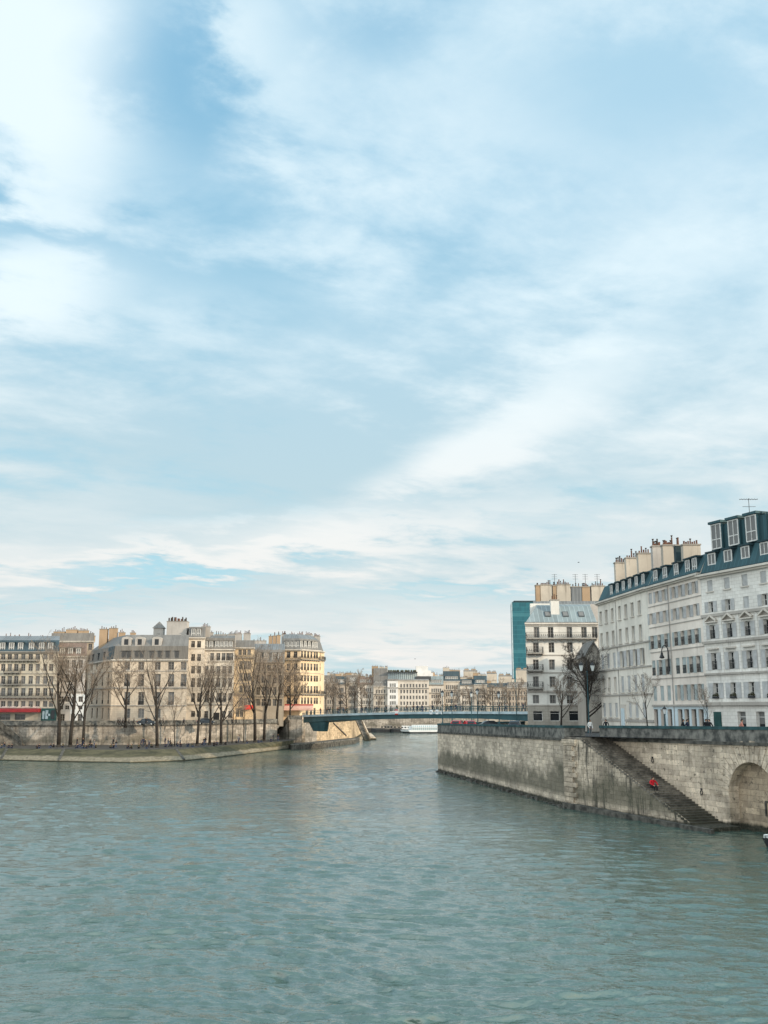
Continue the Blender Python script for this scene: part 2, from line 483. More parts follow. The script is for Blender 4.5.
def guard_mesh(w, h=.95):
    k = ('guard', round(w, 2), round(h, 2))
    if k in _cache: return _cache[k]
    mb = MB()
    for z in (.08, .55 * h, h - .05): mb.box((0, 0, z), (w, .05, .05))
    n = int(w / .13)
    for i in range(n + 1): mb.box((-w/2 + w * i / n, 0, .08), (.03, .028, h - .1))
    me = mb.mesh('guard_rail', M['iron']); _cache[k] = me
    return me
def box_mesh(name, size, mkey):
    k = ('bx', name, tuple(round(q, 2) for q in size), mkey)
    if k not in _cache:
        mb = MB(); mb.box((0, 0, 0), size); _cache[k] = mb.mesh(name, M[mkey])
    return _cache[k]
def dormer_mesh(w, h, depth, cheek, cap=.16, white=True):
    k = ('dor', round(w, 2), round(h, 2), round(depth, 2), cheek, cap, white)
    if k in _cache: return _cache[k]
    mb = MB()
    mb.box((0, depth/2, 0), (w, depth, h), 0, 0)
    mb.box((0, depth/2 - .05, h), (w + .3, depth + .34, cap), 0, 0)
    ww, hh = w - .28, h - .26
    mb.poly([(-ww/2, -.015, .13), (ww/2, -.015, .13), (ww/2, -.015, .13 + hh), (-ww/2, -.015, .13 + hh)], 2)
    for s in (-1, 1): mb.box((s * (ww/2 + .02), -.03, .1), (.13, .07, hh + .08), 0, 1)
    mb.box((0, -.034, .13), (.08, .06, hh), 0, 1); mb.box((0, -.030, .13 + hh * .36), (ww, .05, .10), 0, 1)
    mb.box((0, -.028, .1 + hh), (ww, .06, .12), 0, 1); mb.box((0, -.028, .06), (ww, .08, .12), 0, 1)
    me = mb.mesh('dormer', [M[cheek], M['frame_white' if white else 'frame_dark'], M['glass_pale' if white else 'glass_far'], M['frame_dark']])  # white-framed dormers: sky reflection painted as a pale pane
    _cache[k] = me
    return me

# ------------------------------------------------------------------ buildings
class Edge:
    def __init__(s, p0, p1):
        s.p0 = Vector((*p0, 0)); s.p1 = Vector((*p1, 0)); d = s.p1 - s.p0
        s.L = d.length; s.u = d.normalized(); s.n = Vector((s.u.y, -s.u.x, 0)); s.rz = math.atan2(s.u.y, s.u.x)
    def at(s, u, out=0.0, z=0.0):
        p = s.p0 + s.u * u + s.n * out; return Vector((p.x, p.y, z))
def row(z, h, us, w, kind='case', **kw):
    return dict(z=z, h=h, us=us, w=w, kind=kind, **kw)
def spread(L, n, m0=1.2, m1=None):
    m1 = m0 if m1 is None else m1
    return [m0 + (L - m0 - m1) * (i / (n - 1) if n > 1 else .5) for i in range(n)]

def facade(mb, e, z0, z1, rows, rev=.24, mi=0):
    zc = z0
    for r in sorted(rows, key=lambda q: q['z']):
        a, b = r['z'], r['z'] + r['h']
        if a > zc + 1e-4: mb.poly([e.at(0, 0, zc), e.at(e.L, 0, zc), e.at(e.L, 0, a), e.at(0, 0, a)], mi)
        x = 0.0
        for u in sorted(r['us']):
            l, q = u - r['w']/2, u + r['w']/2
            if l > x + 1e-4: mb.poly([e.at(x, 0, a), e.at(l, 0, a), e.at(l, 0, b), e.at(x, 0, b)], mi)
            mb.poly([e.at(l, 0, a), e.at(l, -rev, a), e.at(l, -rev, b), e.at(l, 0, b)], mi)
            mb.poly([e.at(q, -rev, a), e.at(q, 0, a), e.at(q, 0, b), e.at(q, -rev, b)], mi)
            mb.poly([e.at(l, 0, a), e.at(q, 0, a), e.at(q, -rev, a), e.at(l, -rev, a)], mi)
            mb.poly([e.at(l, -rev, b), e.at(q, -rev, b), e.at(q, 0, b), e.at(l, 0, b)], mi)
            mb.poly([e.at(l, -rev - .1, a), e.at(q, -rev - .1, a), e.at(q, -rev - .1, b), e.at(l, -rev - .1, b)], mi)
            x = q
        if x < e.L - 1e-4: mb.poly([e.at(x, 0, a), e.at(e.L, 0, a), e.at(e.L, 0, b), e.at(x, 0, b)], mi)
        zc = b
    mb.poly([e.at(0, 0, zc), e.at(e.L, 0, zc), e.at(e.L, 0, z1), e.at(0, 0, z1)], mi)

def inset(foot, ins):
    n = len(foot); out = []
    E = [Edge(foot[i], foot[(i + 1) % n]) for i in range(n)]
    for i in range(n):
        a, b = E[i - 1], E[i]
        pa = a.p0 - a.n * ins.get((i - 1) % n, 0); pb = b.p0 - b.n * ins.get(i, 0)
        den = a.u.x * b.u.y - a.u.y * b.u.x
        if abs(den) < 1e-3: p = pb
        else:
            d = pb - pa
            p = pa + a.u * ((d.x * b.u.y - d.y * b.u.x) / den)
        out.append((p.x, p.y))
    return out

def add_windows(root, e, rows, rev, rng, wallkey):
    base = wloc(root)
    for r in rows:
        for i, u in enumerate(r['us']):
            w, h = r['w'], r['h']
            var = r['var'] if 'var' in r else rng.choice([0, 0, 0, 1, 1, 2, 3])
            style = r['kind'] if r['kind'] in ('case', 'shop', 'door') else 'case'
            me = dark_win(w, h, var) if r.get('dark') else win_mesh(w, h, style, var)
            nm = 'door' if style == 'door' else 'window'
            o = link(nm, me, root, e.at(u, -rev, r['z']) - base, e.rz)
            if style == 'door': o.data = door_mesh(w, h, r.get('dmat', 'shopgreen'))
            sh = r.get('shut')
            if callable(sh): sh = sh(i)
            if sh == 'open':
                sw = r.get('sw', w * .5)
                for s in (-1, 1):
                    link('shutter', shutter_mesh(sw, h, r.get('smat', 'shutter')), o, (s * (w/2 + sw/2 + .01), -(rev + .03), 0))
            elif sh == 'closed':
                for s in (-1, 1):
                    link('shutter', shutter_mesh(w/2, h, r.get('smat', 'shutter')), o, (s * w/4, -(rev - .09), 0))
            elif sh == 'ajar':
                for s in (-1, 1):
                    k = link('shutter', shutter_mesh(w/2, h, r.get('smat', 'shutter')), o, (s * (w/2 + .02 + w/4 * .8), -(rev + .10), 0))
                    k.rotation_euler = (0, 0, -s * .35)
            if r.get('guard'): link('guard_rail', guard_mesh(w - .02), o, (0, -rev + .05, 0))
            if r.get('sill'): link('sill', box_mesh('sill', (w + .3, .34, .12), r['sill']), o, (0, -(rev + .06) + .08, -.125))
            if r.get('hood') == 'flat':
                link('hood', box_mesh('hood', (w * 1.9, .3, .16), 'string'), o, (0, -(rev + .152), h + .35))
            if r.get('hood') == 'ped':
                k = ('ped', round(w, 2))
                if k not in _cache:
                    mb = MB(); a = w * 1.05
                    mb.box((0, -.16, 0), (2 * a, .3, .14), 0, 0)
                    mb.poly([(-a * .82, -.06, .14), (a * .82, -.06, .14), (0, -.06, .14 + a * .52)], 1)
                    for s in (-1, 1):
                        mb.bar((s * a, -.17, .2), (0, -.17, .24 + a * .60), .30, .16, 0)
                    _cache[k] = mb.mesh('pediment', [M['string'], M['string_dark']])
                link('pediment', _cache[k], o, (0, -(rev + .004), h + .22))
            if r.get('planter'):
                k = ('planter', round(w, 2))
                if k not in _cache:
                    mb = MB(); mb.box((0, 0, 0), (w, .22, .2), 0, 0); g = random.Random(4)
                    for q in range(90):
                        c = (g.uniform(-w/2, w/2), g.uniform(-.14, .12), .2 + abs(g.gauss(0, .12)))
                        a = g.uniform(0, 6.28); s = .07
                        mb.poly([(c[0] - s * math.cos(a), c[1] - s * math.sin(a), c[2]), (c[0] + s * math.cos(a), c[1] + s * math.sin(a), c[2] + .05), (c[0], c[1], c[2] + .14)], 1)
                    _cache[k] = mb.mesh('planter', [M['iron'], M['cl_olive']])
                link('planter', _cache[k], o, (0, -rev - .12, 0))
def door_mesh(w, h, mkey):
    k = ('door', round(w, 2), round(h, 2), mkey)
    if k not in _cache:
        mb = MB(); mb.box((0, 0, 0), (w, .06, h), 0, 0)
        for s in (-1, 1):
            for z, hh in ((.15, .7), (1.0, h - 1.25)): mb.box((s * w * .24, -.035, z), (w * .34, .03, hh), 0, 0)
        _cache[k] = mb.mesh('door', [M[mkey]])
    return _cache[k]

def strips(mb, edges, z, h, out, mi=0):
    for e in edges:
        a = e.at(-out * .3, 0, z); b = e.at(e.L + out * .3, 0, z)
        c = (a + b) / 2 + e.n * (out / 2 + .001)
        mb.box((c.x, c.y, z), ((b - a).length, out, h), e.rz, mi)

def balcony(root, e, u0, u1, z, out=.7, rail=.95, slab=.13, name='balcony'):
    mb = MB()
    c = e.at((u0 + u1)/2, out/2 + .002, z - slab)
    mb.box(c, (u1 - u0, out, slab), e.rz, 1)
    n = max(2, int((u1 - u0) / .9))
    for i in range(n + 1):
        p = e.at(u0 + .15 + (u1 - u0 - .3) * i / n, out * .4, z - slab - .28)
        mb.box(p, (.14, out * .6, .275), e.rz, 1)
    o = mb.build(name, [M['string'], M['string_dark']], root)
    rb = MB()
    pts = [e.at(u0 + .04, 0.02, z), e.at(u0 + .04, out - .05, z), e.at(u1 - .04, out - .05, z), e.at(u1 - .04, 0.02, z)]
    for a, b in zip(pts, pts[1:]):
        for zz in (.10, .30, rail):
            rb.bar(a + Vector((0, 0, zz)), b + Vector((0, 0, zz)), .035, .035)
        m_ = max(1, int((b - a).length / .16))
        for i in range(m_ + 1):
            p = a.lerp(b, i / m_); rb.bar(p, p + Vector((0, 0, rail)), .02, .02)
        for i in range(m_):      # scroll panels
            if i % 2 == 0:
                p = a.lerp(b, i / m_); q = a.lerp(b, (i + 1) / m_)
                rb.bar(p + Vector((0, 0, .32)), q + Vector((0, 0, .7)), .03, .03); rb.bar(q + Vector((0, 0, .32)), p + Vector((0, 0, .7)), .03, .03)
    rb.build('railing', M['iron'], o)
    return o

def chimney(roof, x, y, w, d, z0, z1, rot=0.0, mk='chim', pots=5, rng=random, band=True):
    mb = MB()
    y += rng.uniform(-.12, .12); z1 += rng.uniform(-.05, .05)     # never flush with a neighbour
    mb.box((x, y, z0), (w, d, z1 - z0), rot, 0)
    if band: mb.box((x, y, z1 + .002), (w + .16, d + .16, .16), rot, 3)
    ca, sa = math.cos(rot), math.sin(rot)
    L = max(w, d)
    for i in range(pots):
        t = (i + .5) / pots - .5
        a, b = (t * (w - .3), 0) if w >= d else (0, t * (d - .3))
        px, py = x + a * ca - b * sa, y + a * sa + b * ca
        hh = rng.choice([.3, .3, .35, .4, .45, .5, .6, .9]) ; m_ = rng.choice([1, 1, 1, 2]); r = rng.uniform(.09, .13)
        mb.tube([(px, py, z1 + .16), (px, py, z1 + .16 + hh * .85), (px, py, z1 + .16 + hh)], [r, r * .85, r * 1.1], 7, m_)
        if rng.random() < .3:
            mb.tube([(px, py, z1 + .2 + hh), (px, py, z1 + .45 + hh)], [r * .5, r * 1.3], 6, 2)
    return mb.build('chimney', [M[mk], M['pot'], M['pot_dark'], M['string_dark']], roof)

def building(name, label, cat, foot, z0, ze, wall, rows=None, group=None, roof=None, rev=.24, strs=(), strk='string',
             cornice=.5, seed=1, loc=None):
    """foot: counter-clockwise plan; rows: {edge: [row..]}; roof: dict(ins, h, ins2, h2, mat, mat2)"""
    rng = random.Random(seed)
    n = len(foot)
    E = [Edge(foot[i], foot[(i + 1) % n]) for i in range(n)]
    c = Vector((sum(p[0] for p in foot)/n, sum(p[1] for p in foot)/n, z0))
    root = thing(name, label, cat, c, 0, group)
    rows = rows or {}
    mb = MB()
    for i, e in enumerate(E): facade(mb, e, z0 - 1.0, ze, rows.get(i, []), rev)
    mb.build('wall', M[wall], root)
    for i, rr in rows.items(): add_windows(root, E[i], rr, rev, rng, wall)
    seen = [E[i] for i in rows]
    if strs and seen:
        for z, h, o in strs:
            sb = MB(); strips(sb, seen, z, h, o); sb.build('string_course', M['string_shade' if strk == 'string' else strk], root)
    if cornice and seen:
        cb = MB()
        strips(cb, seen, ze - .42, .2, cornice * .55); strips(cb, seen, ze - .218, .22, cornice)
        cb.build('cornice', M[strk], root)
    ro = None
    if roof:
        rb = MB()
        p0 = [tuple(p) for p in foot]; ins = roof.get('ins', {})
        p1 = inset(foot, ins); z1 = ze + roof['h']
        for i in range(n):
            j = (i + 1) % n
            flat = ins.get(i, 0) < .05
            rb.poly([(*p0[i], ze), (*p0[j], ze), (*p1[j], z1), (*p1[i], z1)], 2 if flat else 0)
        ins2 = roof.get('ins2'); zt = z1
        if ins2:
            p2 = inset(p1, ins2); zt = z1 + roof['h2']
            for i in range(n):
                j = (i + 1) % n
                flat = ins2.get(i, 0) < .05
                rb.poly([(*p1[i], z1), (*p1[j], z1), (*p2[j], zt), (*p2[i], zt)], 2 if flat else 1)
        else: p2 = p1
        rb.poly([(*p, zt) for p in p2], 1)
        ro = rb.build('roof', [M[roof['mat']], M[roof.get('mat2', roof['mat'])], M[roof.get('gable', wall)]], root)
        if roof.get('lip'):
            lb = MB(); strips(lb, [E[i] for i in rows], ze + .004, .14, .3); 
            lb.build('gutter', M[roof['lip']], ro)
    return root, E, ro
def dormers(roof, e, us, z, w, h, depth, cheek, back=.35, cap=.16, white=True):
    base = wloc(roof)
    me = dormer_mesh(w, h, depth, cheek, cap, white)
    for u in us: link('dormer', me, roof, e.at(u, -back, z) - base, e.rz)
# ------------------------------------------------------------------ right bank: ground line
def zst(Y): return max(6.65, min(7.6, 7.55 - (Y - 75) * .0106))
def u_at(e, x, y):
    v = (512 - y) / F; k = (x - 384) / F / (CT - v * ST)
    return (k * e.p0.y - e.p0.x) / (e.u.x - k * e.u.y)
def V2(a): return Vector((a[0], a[1]))

zE = 24.6
Y1, Y2, Y3 = Yat(603, zE), Yat(587, zE), Yat(572.3, zE)
P1 = (xat(597.5, 603, Y1), Y1); P2 = (xat(647.5, 587, Y2), Y2); P3 = (xat(699.8, 572.3, Y3), Y3)
zE3 = zat(575.5, Y3); Y4 = Yat(563, zE3); P4 = (xat(768, 563, Y4), Y4)
d34 = (V2(P4) - V2(P3)).normalized()
P5 = tuple(V2(P3) + d34 * 40)
def back(a, b, d):
    u = (V2(b) - V2(a)).normalized(); n = Vector((u.y, -u.x)); return tuple(V2(a) - n * d)

# --- b1 : seven bays
e = Edge(P1, P2)
c1 = [u_at(e, x, 640) for x in (601.6, 607.4, 613.4, 620.6, 627, 633.6, 640.8)]
Yc = e.at(c1[1]).y
zz = lambda y: zat(y, Yc)
A3, B4 = c1[:3], c1[3:]
w1 = 1.05
dy = .12          # the left three bays sit a little lower than the right four
R1 = []
def r1(yt, yb, k_left, k_right):
    z, h = zz(yb), zz(yt) - zz(yb)
    R1.append(row(z, h, c1, w1, shut=lambda i, a=k_left, b=k_right: (a if i < 3 else b), sill='string', sw=.5))
r1(610, 623, None, None); r1(632, 646, None, None); r1(653.5, 668.5, 'closed', 'ajar'); r1(677.5, 693, None, 'closed')
R1.append(row(zz(717), zz(703) - zz(717), c1[:3] + c1[4:], w1, shut=lambda i: 'closed', sill='string'))
foot1 = [P1, P2, back(P1, P2, 50) and tuple(V2(back(P1, P2, 50)) + (V2(P2) - V2(P1))), back(P1, P2, 50)]  # plan run far back, out of view, to keep sun off the corner house
b1, E1, ro1 = building('apartment_building', 'long cream quayside house with grey shutters, at the far end of the white row', 'building',
    foot1, zst(Y1) - .2, zE, 'cream1', {0: R1}, 'houses along the quay beside the stone stairs', dict(ins={0: 1.1, 2: 2.0}, h=2.3, ins2={0: 3.2, 2: 3}, h2=.9, mat='teal_roof', mat2='teal_dark', gable='chim', lip='teal_dark'),
    strs=[(zz(y), .16, .16) for y in (649, 671, 696)] + [(zz(721), .3, .12)], seed=3, rev=.32)
# tall ground-floor doorway in bay four
mb = MB(); u = c1[3]
mb.box(e.at(u, .06, zst(Yc) - .2), (1.9, .12, 3.9), e.rz, 0)
fr = mb.build('door_surround', M['string'], b1)
do = link('door', door_mesh(1.2, 3.3, 'blue_shop'), b1, e.at(u, .165, zst(Yc) - .1) - wloc(b1), e.rz)
mb = MB(); up = u_at(e, 617.5, 640)
mb.tube([e.at(up, .1, zst(Yc)), e.at(up, .1, zE - .3)], [.04, .04], 6); mb.build('drainpipe', M['pipe'], b1)
dormers(ro1, E1[0], [u_at(e, x, 590) for x in (609, 615, 621.2, 627.5, 634.2, 641)], zE + .25, 1.05, 1.7, 1.7, 'teal_dark', .35)

# --- b2 : seven bays, two houses of one render
e2 = Edge(P2, P3)
c2 = [u_at(e2, x, 640) for x in (652.4, 659.4, 666.2, 676.4, 682.9, 690.0, 697.2)]
Yc2 = e2.at(u_at(e2, 676, 640)).y
z2 = lambda y: zat(y, Yc2)
R2 = []
for yt, yb, k in ((587, 598.5, 'a'), (608.5, 620, 'b'), (632, 646, 'c'), (658, 674, 'd'), (685, 700.5, 'e')):
    f = {'a': lambda i: 'open' if i > 2 else 'closed' if i == 0 else 'open', 'b': lambda i: 'open', 'c': lambda i: 'open',
         'd': lambda i: 'closed' if i in (0, 3, 4) else 'open', 'e': lambda i: 'closed' if i < 3 else 'open'}[k]
    R2.append(row(z2(yb), z2(yt) - z2(yb), c2, .98, shut=f, sw=.46, guard=(k in 'cd'), smat='shutter_green' if k in 'cde' else 'shutter'))
R2.append(row(zst(Yc2) - .05, 2.9, c2, 1.15, kind='shop', var=0, dark=True))
b2_ = back(P2, P3, 50)  # same added unseen depth, shading the white corner house
foot2 = [P2, P3, tuple(V2(b2_) + (V2(P3) - V2(P2))), b2_]
b2, E2, ro2 = building('apartment_building', 'rose cream quayside house with a pale blue ground floor and green grey shutters', 'building',
    foot2, zst(Yc2) - .2, zE - .05, 'cream2', {0: R2}, 'houses along the quay beside the stone stairs', dict(ins={0: 1.1, 2: 2.0}, h=2.2, ins2={0: 3.2, 2: 3}, h2=.9, mat='teal_roof', mat2='teal_dark', gable='chim', lip='teal_dark'),
    strs=[(z2(y), .10, .07) for y in (602, 624, 650, 678)] + [(z2(706.5), .22, .2)], seed=5, rev=.32)
mb = MB()      # pale blue painted ground floor, in piers between the shop openings
us = sorted(c2); ed = [0] + [q for u in us for q in (u - .6, u + .6)] + [e2.L]
for a, b in zip(ed[::2], ed[1::2]):
    if b - a > .05: mb.box(e2.at((a + b)/2, .03, zst(Yc2) - .3), (b - a, .05, z2(706.5) - zst(Yc2) + .3), e2.rz)
for u in us: mb.box(e2.at(u, .03, zst(Yc2) + 2.86), (1.2, .05, z2(706.5) - zst(Yc2) - 2.86), e2.rz)
mb.build('painted_ground_floor', M['blue_shop'], b2)
mb = MB(); up = u_at(e2, 671, 640)
mb.tube([e2.at(up, .1, zst(Yc2)), e2.at(up, .1, zE - .3)], [.045, .045], 6); mb.build('drainpipe', M['pipe'], b2)
dormers(ro2, E2[0], [u_at(e2, x, 578) for x in (653, 662.5, 674, 685.5, 692.5)], zE + .2, 1.2, 1.7, 1.6, 'teal_dark', .35)
rg = random.Random(8)
def stack(ro, e, xa, xb, ytop, ybot, setb, mk, pots, y=560):
    # slab standing across the roof, its broad side towards the photographer
    a = e.at(0, -setb); b = e.at(e.L, -setb); eo = Edge((a.x, a.y), (b.x, b.y))
    q = eo.at(u_at(eo, xa, y)); Yq = q.y
    X1 = xat(xb, y, Yq); w = max(.8, X1 - q.x)
    z1 = zat(ytop, Yq)
    chimney(ro, q.x + w/2, Yq + .45, w, .9, zE - .2, z1, 0, mk, pots, rg)
for a in ((615, 626, 563.5), (626, 639.5, 558.5), (638.5, 652, 553.5)): stack(ro1, E1[0], a[0], a[1], a[2], 0, 1.4, 'chim', 5)
for a in ((653, 663, 547, 'chim_grey'), (663.5, 676, 546, 'chim'), (676.5, 683, 546, 'teal_dark'), (683.5, 701, 545, 'chim')): stack(ro2, E2[0], a[0], a[1], a[2], 0, 1.6, a[3], 7 if a[3] != 'teal_dark' else 2)

# --- b3 : pediments, turned towards us
e3 = Edge(P3, P5)
pit = (u_at(e3, 748, 630) - u_at(e3, 712.5, 630)) / 2
c3 = [u_at(e3, 712.5, 630) + pit * i for i in range(int((e3.L - 2) / pit))]
Yc3 = e3.at(c3[0]).y
z3 = lambda y: zat(y, Yc3)
R3 = [row(z3(591.5), z3(580.5) - z3(591.5), c3, .85, shut=lambda i: 'closed', sill='string')]
R3.append(row(z3(612.5), z3(601.5) - z3(612.5), c3, .82, shut=lambda i: 'closed' if i == 2 else 'open', sw=.55, var=0))
R3.append(row(z3(639), z3(625) - z3(639), c3, .82, shut=lambda i: 'open', sw=.6, hood='ped', guard=True, var=0))
R3.append(row(z3(670), z3(653) - z3(670), c3, .85, shut=lambda i: 'open', sw=.62, hood='flat', guard=True, var=0))
R3.append(row(z3(698.5), z3(683) - z3(698.5), c3, .85, shut=lambda i: 'open', sw=.72, planter=True, var=0))
R3.append(row(zst(Yc3) + .35, 2.2, [c + .9 for c in c3[1:]], 1.2, kind='shop', var=2))
b3_ = back(P3, P5, 13)
foot3 = [P3, P5, tuple(V2(b3_) + (V2(P5) - V2(P3))), b3_]
b3, E3, ro3 = building('apartment_building', 'white stone quayside house with pedimented windows and a tall teal roof storey', 'building',
    foot3, zst(Yc3) - .2, zE3, 'white3', {0: R3}, 'houses along the quay beside the stone stairs', dict(ins={0: 1.0, 2: 2.0}, h=2.5, ins2={0: 3.2, 2: 3}, h2=.5, mat='teal_roof', mat2='teal_dark', gable='chim', lip='teal_dark'),
    strs=[(z3(617), .3, .2), (z3(643.5), .26, .24), (z3(675), .2, .2), (z3(705.5), .35, .3)], seed=9, cornice=.6, rev=.32)
do = link('door', door_mesh(1.15, 2.6, 'shopgreen'), b3, e3.at(u_at(e3, 718, 720), .04, zst(Yc3) - .1) - wloc(b3), e3.rz)
# pilaster strips between the windows
for i in range(len(c3) - 1):
    mb = MB(); mb.box(e3.at(c3[i] + pit/2, .03, z3(674.5)), (.34, .06, z3(644.5) - z3(674.5)), e3.rz); mb.build('pilaster', M['white3'], b3)
for i in range(-1, len(c3) - 1):
    mb = MB(); mb.box(e3.at(c3[i] + pit/2 if i >= 0 else .35, .03, z3(642.5)), (.30, .06, z3(617.5) - z3(642.5)), e3.rz); mb.build('pilaster', M['white3'], b3)
dormers(ro3, E3[0], [u_at(e3, x, 560) for x in (708.5, 725, 742.5, 762)] + [c3[i] for i in range(4, len(c3))], zE3 + .2, 1.35, 2.1, 1.7, 'teal_dark', .45)
# upper roof storey
ua, ub = u_at(e3, 704.5, 540), u_at(e3, 759, 540)
zt = zE3 + 2.5; hT = 2.75
mb = MB(); m_ = e3.at((ua + ub)/2, -3.4)
pl = [e3.at(ua, -1.15), e3.at(ub, -1.15), e3.at(ub, -6), e3.at(ua, -6)]
mb.prism([(p.x, p.y) for p in pl], zt - .3, zt + hT, 0, 1)
mb.build('roof_storey', [M['teal_roof'], M['teal_dark']], ro3)
dormers(ro3, E3[0], [u_at(e3, x, 540) for x in (710.6, 728, 746)], zt + .1, 1.7, hT + .1, 2.2, 'teal_roof', .8, .26)
q = e3.at(ub + .1 + 1.6, -3.0)
chimney(ro3, q.x, q.y, 3.2, 2.6, zt - .2, zt + hT + .35, e3.rz, 'chim_tan', 6, rg)
q = e3.at(ua + 3.8, -3.0)
mb = MB(); zb = zt + hT
mb.tube([(q.x, q.y, zb - .1), (q.x, q.y, zb + 2.6)], [.035, .03], 6)
for zz_, l in ((2.5, 1.0), (1.7, .7)):
    mb.bar((q.x - l, q.y, zb + zz_), (q.x + l, q.y, zb + zz_), .04, .04)
for k in range(-3, 4): mb.bar((q.x + k * .28, q.y - .3, zb + 2.5), (q.x + k * .28, q.y + .3, zb + 2.5), .03, .03)
mb.build('aerial', M['frame_dark'], ro3)

# --- b4 : corner house with balconies, facing us
Yb = 160.0
def fr(xa, xb, Y, yref=690, depth=12, tilt=0.0):
    a = (xat(xa, yref, Y), Y); b = (xat(xb, yref, Y + tilt), Y + tilt)
    # party walls run back along the view, as in the photograph, where neighbours hide them
    k = lambda p: (p[0] * (1 + depth / p[1]), p[1] + depth)
    return [a, b, k(b), k(a)]
foot4 = fr(527, 600, Yb, 690, 13)
e4 = Edge(foot4[0], foot4[1])
z4 = lambda y: zat(y, Yb)
U4 = lambda xs, y: [u_at(e4, x, y) for x in xs]
R4 = [row(z4(637.5), z4(627) - z4(637.5), U4((536.6, 550.7, 569.4, 584, 594.8), 632), .88, dark=True),
      row(z4(652.5), z4(642.5) - z4(652.5), U4((536, 551.5, 570, 585), 647), .9, dark=True),
      row(z4(669.8), z4(659.5) - z4(669.8), U4((536, 552, 570, 585), 665), .9, dark=True),
      row(z4(687), z4(676.5) - z4(687), U4((536, 552.5, 570, 586), 682), .9, var=1, dark=True),
      row(z4(703.5), z4(695) - z4(703.5), U4((536, 553, 570, 586), 699), 1.0, dark=True),
      row(z4(721), z4(711) - z4(721), U4((538, 555, 574, 588), 716), 1.5, kind='shop', var=0)]
b4, E4, ro4 = building('apartment_building', 'white corner house with iron balconies and a pale blue zinc roof, behind the dark tree', 'building', foot4, 6.5, z4(623), 'white4', {0: R4},
    None, dict(ins={0: 3.1, 3: 1.9, 1: 1.0}, h=3.0, ins2={0: 3, 2: 3}, h2=.6, mat='zinc_blue', mat2='zinc_blue', gable='white4', lip='zinc_grey'),
    strs=[(z4(655.5), .15, .1), (z4(673), .15, .1), (z4(692.5), .3, .2), (z4(706), .2, .12)], seed=12, cornice=.4)
mb = MB(); us = sorted(R4[5]['us']); ed = [0] + [q for u in us for q in (u - .76, u + .76)] + [e4.L]
for a, b in zip(ed[::2], ed[1::2]): mb.box(e4.at((a + b)/2, .035, 6.0), (b - a, .06, z4(706) - 6.0), 0)
for u in us:
    mb.box(e4.at(u, .035, z4(711)), (1.52, .06, z4(706) - z4(711)), 0); mb.box(e4.at(u, .035, 6), (1.52, .06, z4(721) - 6), 0)
mb.build('stone_base', M['stone4'], b4)
balcony(b4, e4, .0, e4.L - .2, z4(638.6), .75)
for yb in (653.2, 670.6, 688): balcony(b4, e4, 0.02, u_at(e4, 543, yb), z4(yb), .8)
for x, y in ((549, 614.5), (567, 615), (583, 616)):
    k = ('sky',)
    if k not in _cache:
        mb = MB(); mb.box((0, 0, 0), (.95, 1.2, .12), 0, 0); mb.poly([(-.36, -.48, .124), (.36, -.48, .124), (.36, .48, .124), (-.36, .48, .124)], 1)
        _cache[k] = mb.mesh('skylight', [M['frame_dark'], M['glass_pale']])
    u = u_at(e4, x, y); t = .5
    p = e4.at(u, -3.1 * t, z4(623) + 3.0 * t + .02) - wloc(ro4)
    o = link('skylight', _cache[k], ro4, p); o.rotation_euler = (math.atan2(3.0, 3.1), 0, 0)
mb = MB(); q0 = xat(530.5, 610, Yb + 5); q1 = xat(551, 610, Yb + 5)
mb.poly([(q0, Yb + 5, z4(623)), (q1, Yb + 5, z4(623)), (q1, Yb + 5, zat(603.5, Yb + 5)), (q0 + .2, Yb + 5, zat(603.5, Yb + 5))], 0)
mb.box(((q0 + q1)/2, Yb + 5.4, z4(623) - .2), (q1 - q0, .7, zat(603.5, Yb + 5) - z4(623) + .2)); mb.f.pop(0); mb.mi.pop(0)
mb.build('gable_wall', M['white4'], ro4)
q0 = xat(554.5, 606, Yb + 2)
chimney(ro4, q0, Yb + 2, 1.35, .8, z4(622), zat(601, Yb + 2), 0, 'white4', 3, rg)

# taller house behind with its wall of chimney stacks
Yk = 180.0
footk = fr(533, 606, Yk, 600, 10)
bk, Ek, rok = building('apartment_building', 'tall rear house showing only its broad cream chimney stacks above the blue zinc roof', 'building', footk, 6.5, zat(604, Yk), 'chim_grey', None, None,
    dict(ins={0: .6, 2: .6}, h=.6, mat='zinc_grey'), seed=4)
for xa, xb, yt, mk, n in ((536.5, 540.5, 585, 'chim_tan', 3), (541.2, 553, 585, 'chim', 7), (553.6, 557, 585.5, 'chim_tan', 3), (557.5, 571.5, 584.5, 'chim', 8), (572.2, 582.5, 587, 'zinc_grey', 3), (583, 591, 586.5, 'chim_tan', 5), (592.3, 606, 586, 'chim', 7)):
    a, b = xat(xa, 595, Yk), xat(xb, 595, Yk)
    chimney(rok, (a + b)/2, Yk + 1.2, b - a, 1.2, zat(606, Yk), zat(yt, Yk), 0, mk, n, rg)
for x in (556, 577, 587, 599):
    mb = MB(); X = xat(x, 580, Yk); z0 = zat(584, Yk)
    mb.tube([(X, Yk + 1.5, z0 - .6), (X, Yk + 1.5, z0 + 2.0)], [.05, .04], 5)
    for q in (1.9, 1.5, 1.1): mb.bar((X - .5, Yk + 1.5, z0 + q), (X + .5, Yk + 1.5, z0 + q), .04, .04)
    mb.build('aerial', M['frame_dark'], rok)

M['gable_stone'] = stucco('gable_stone_dark', (.46, .425, .375), .7)
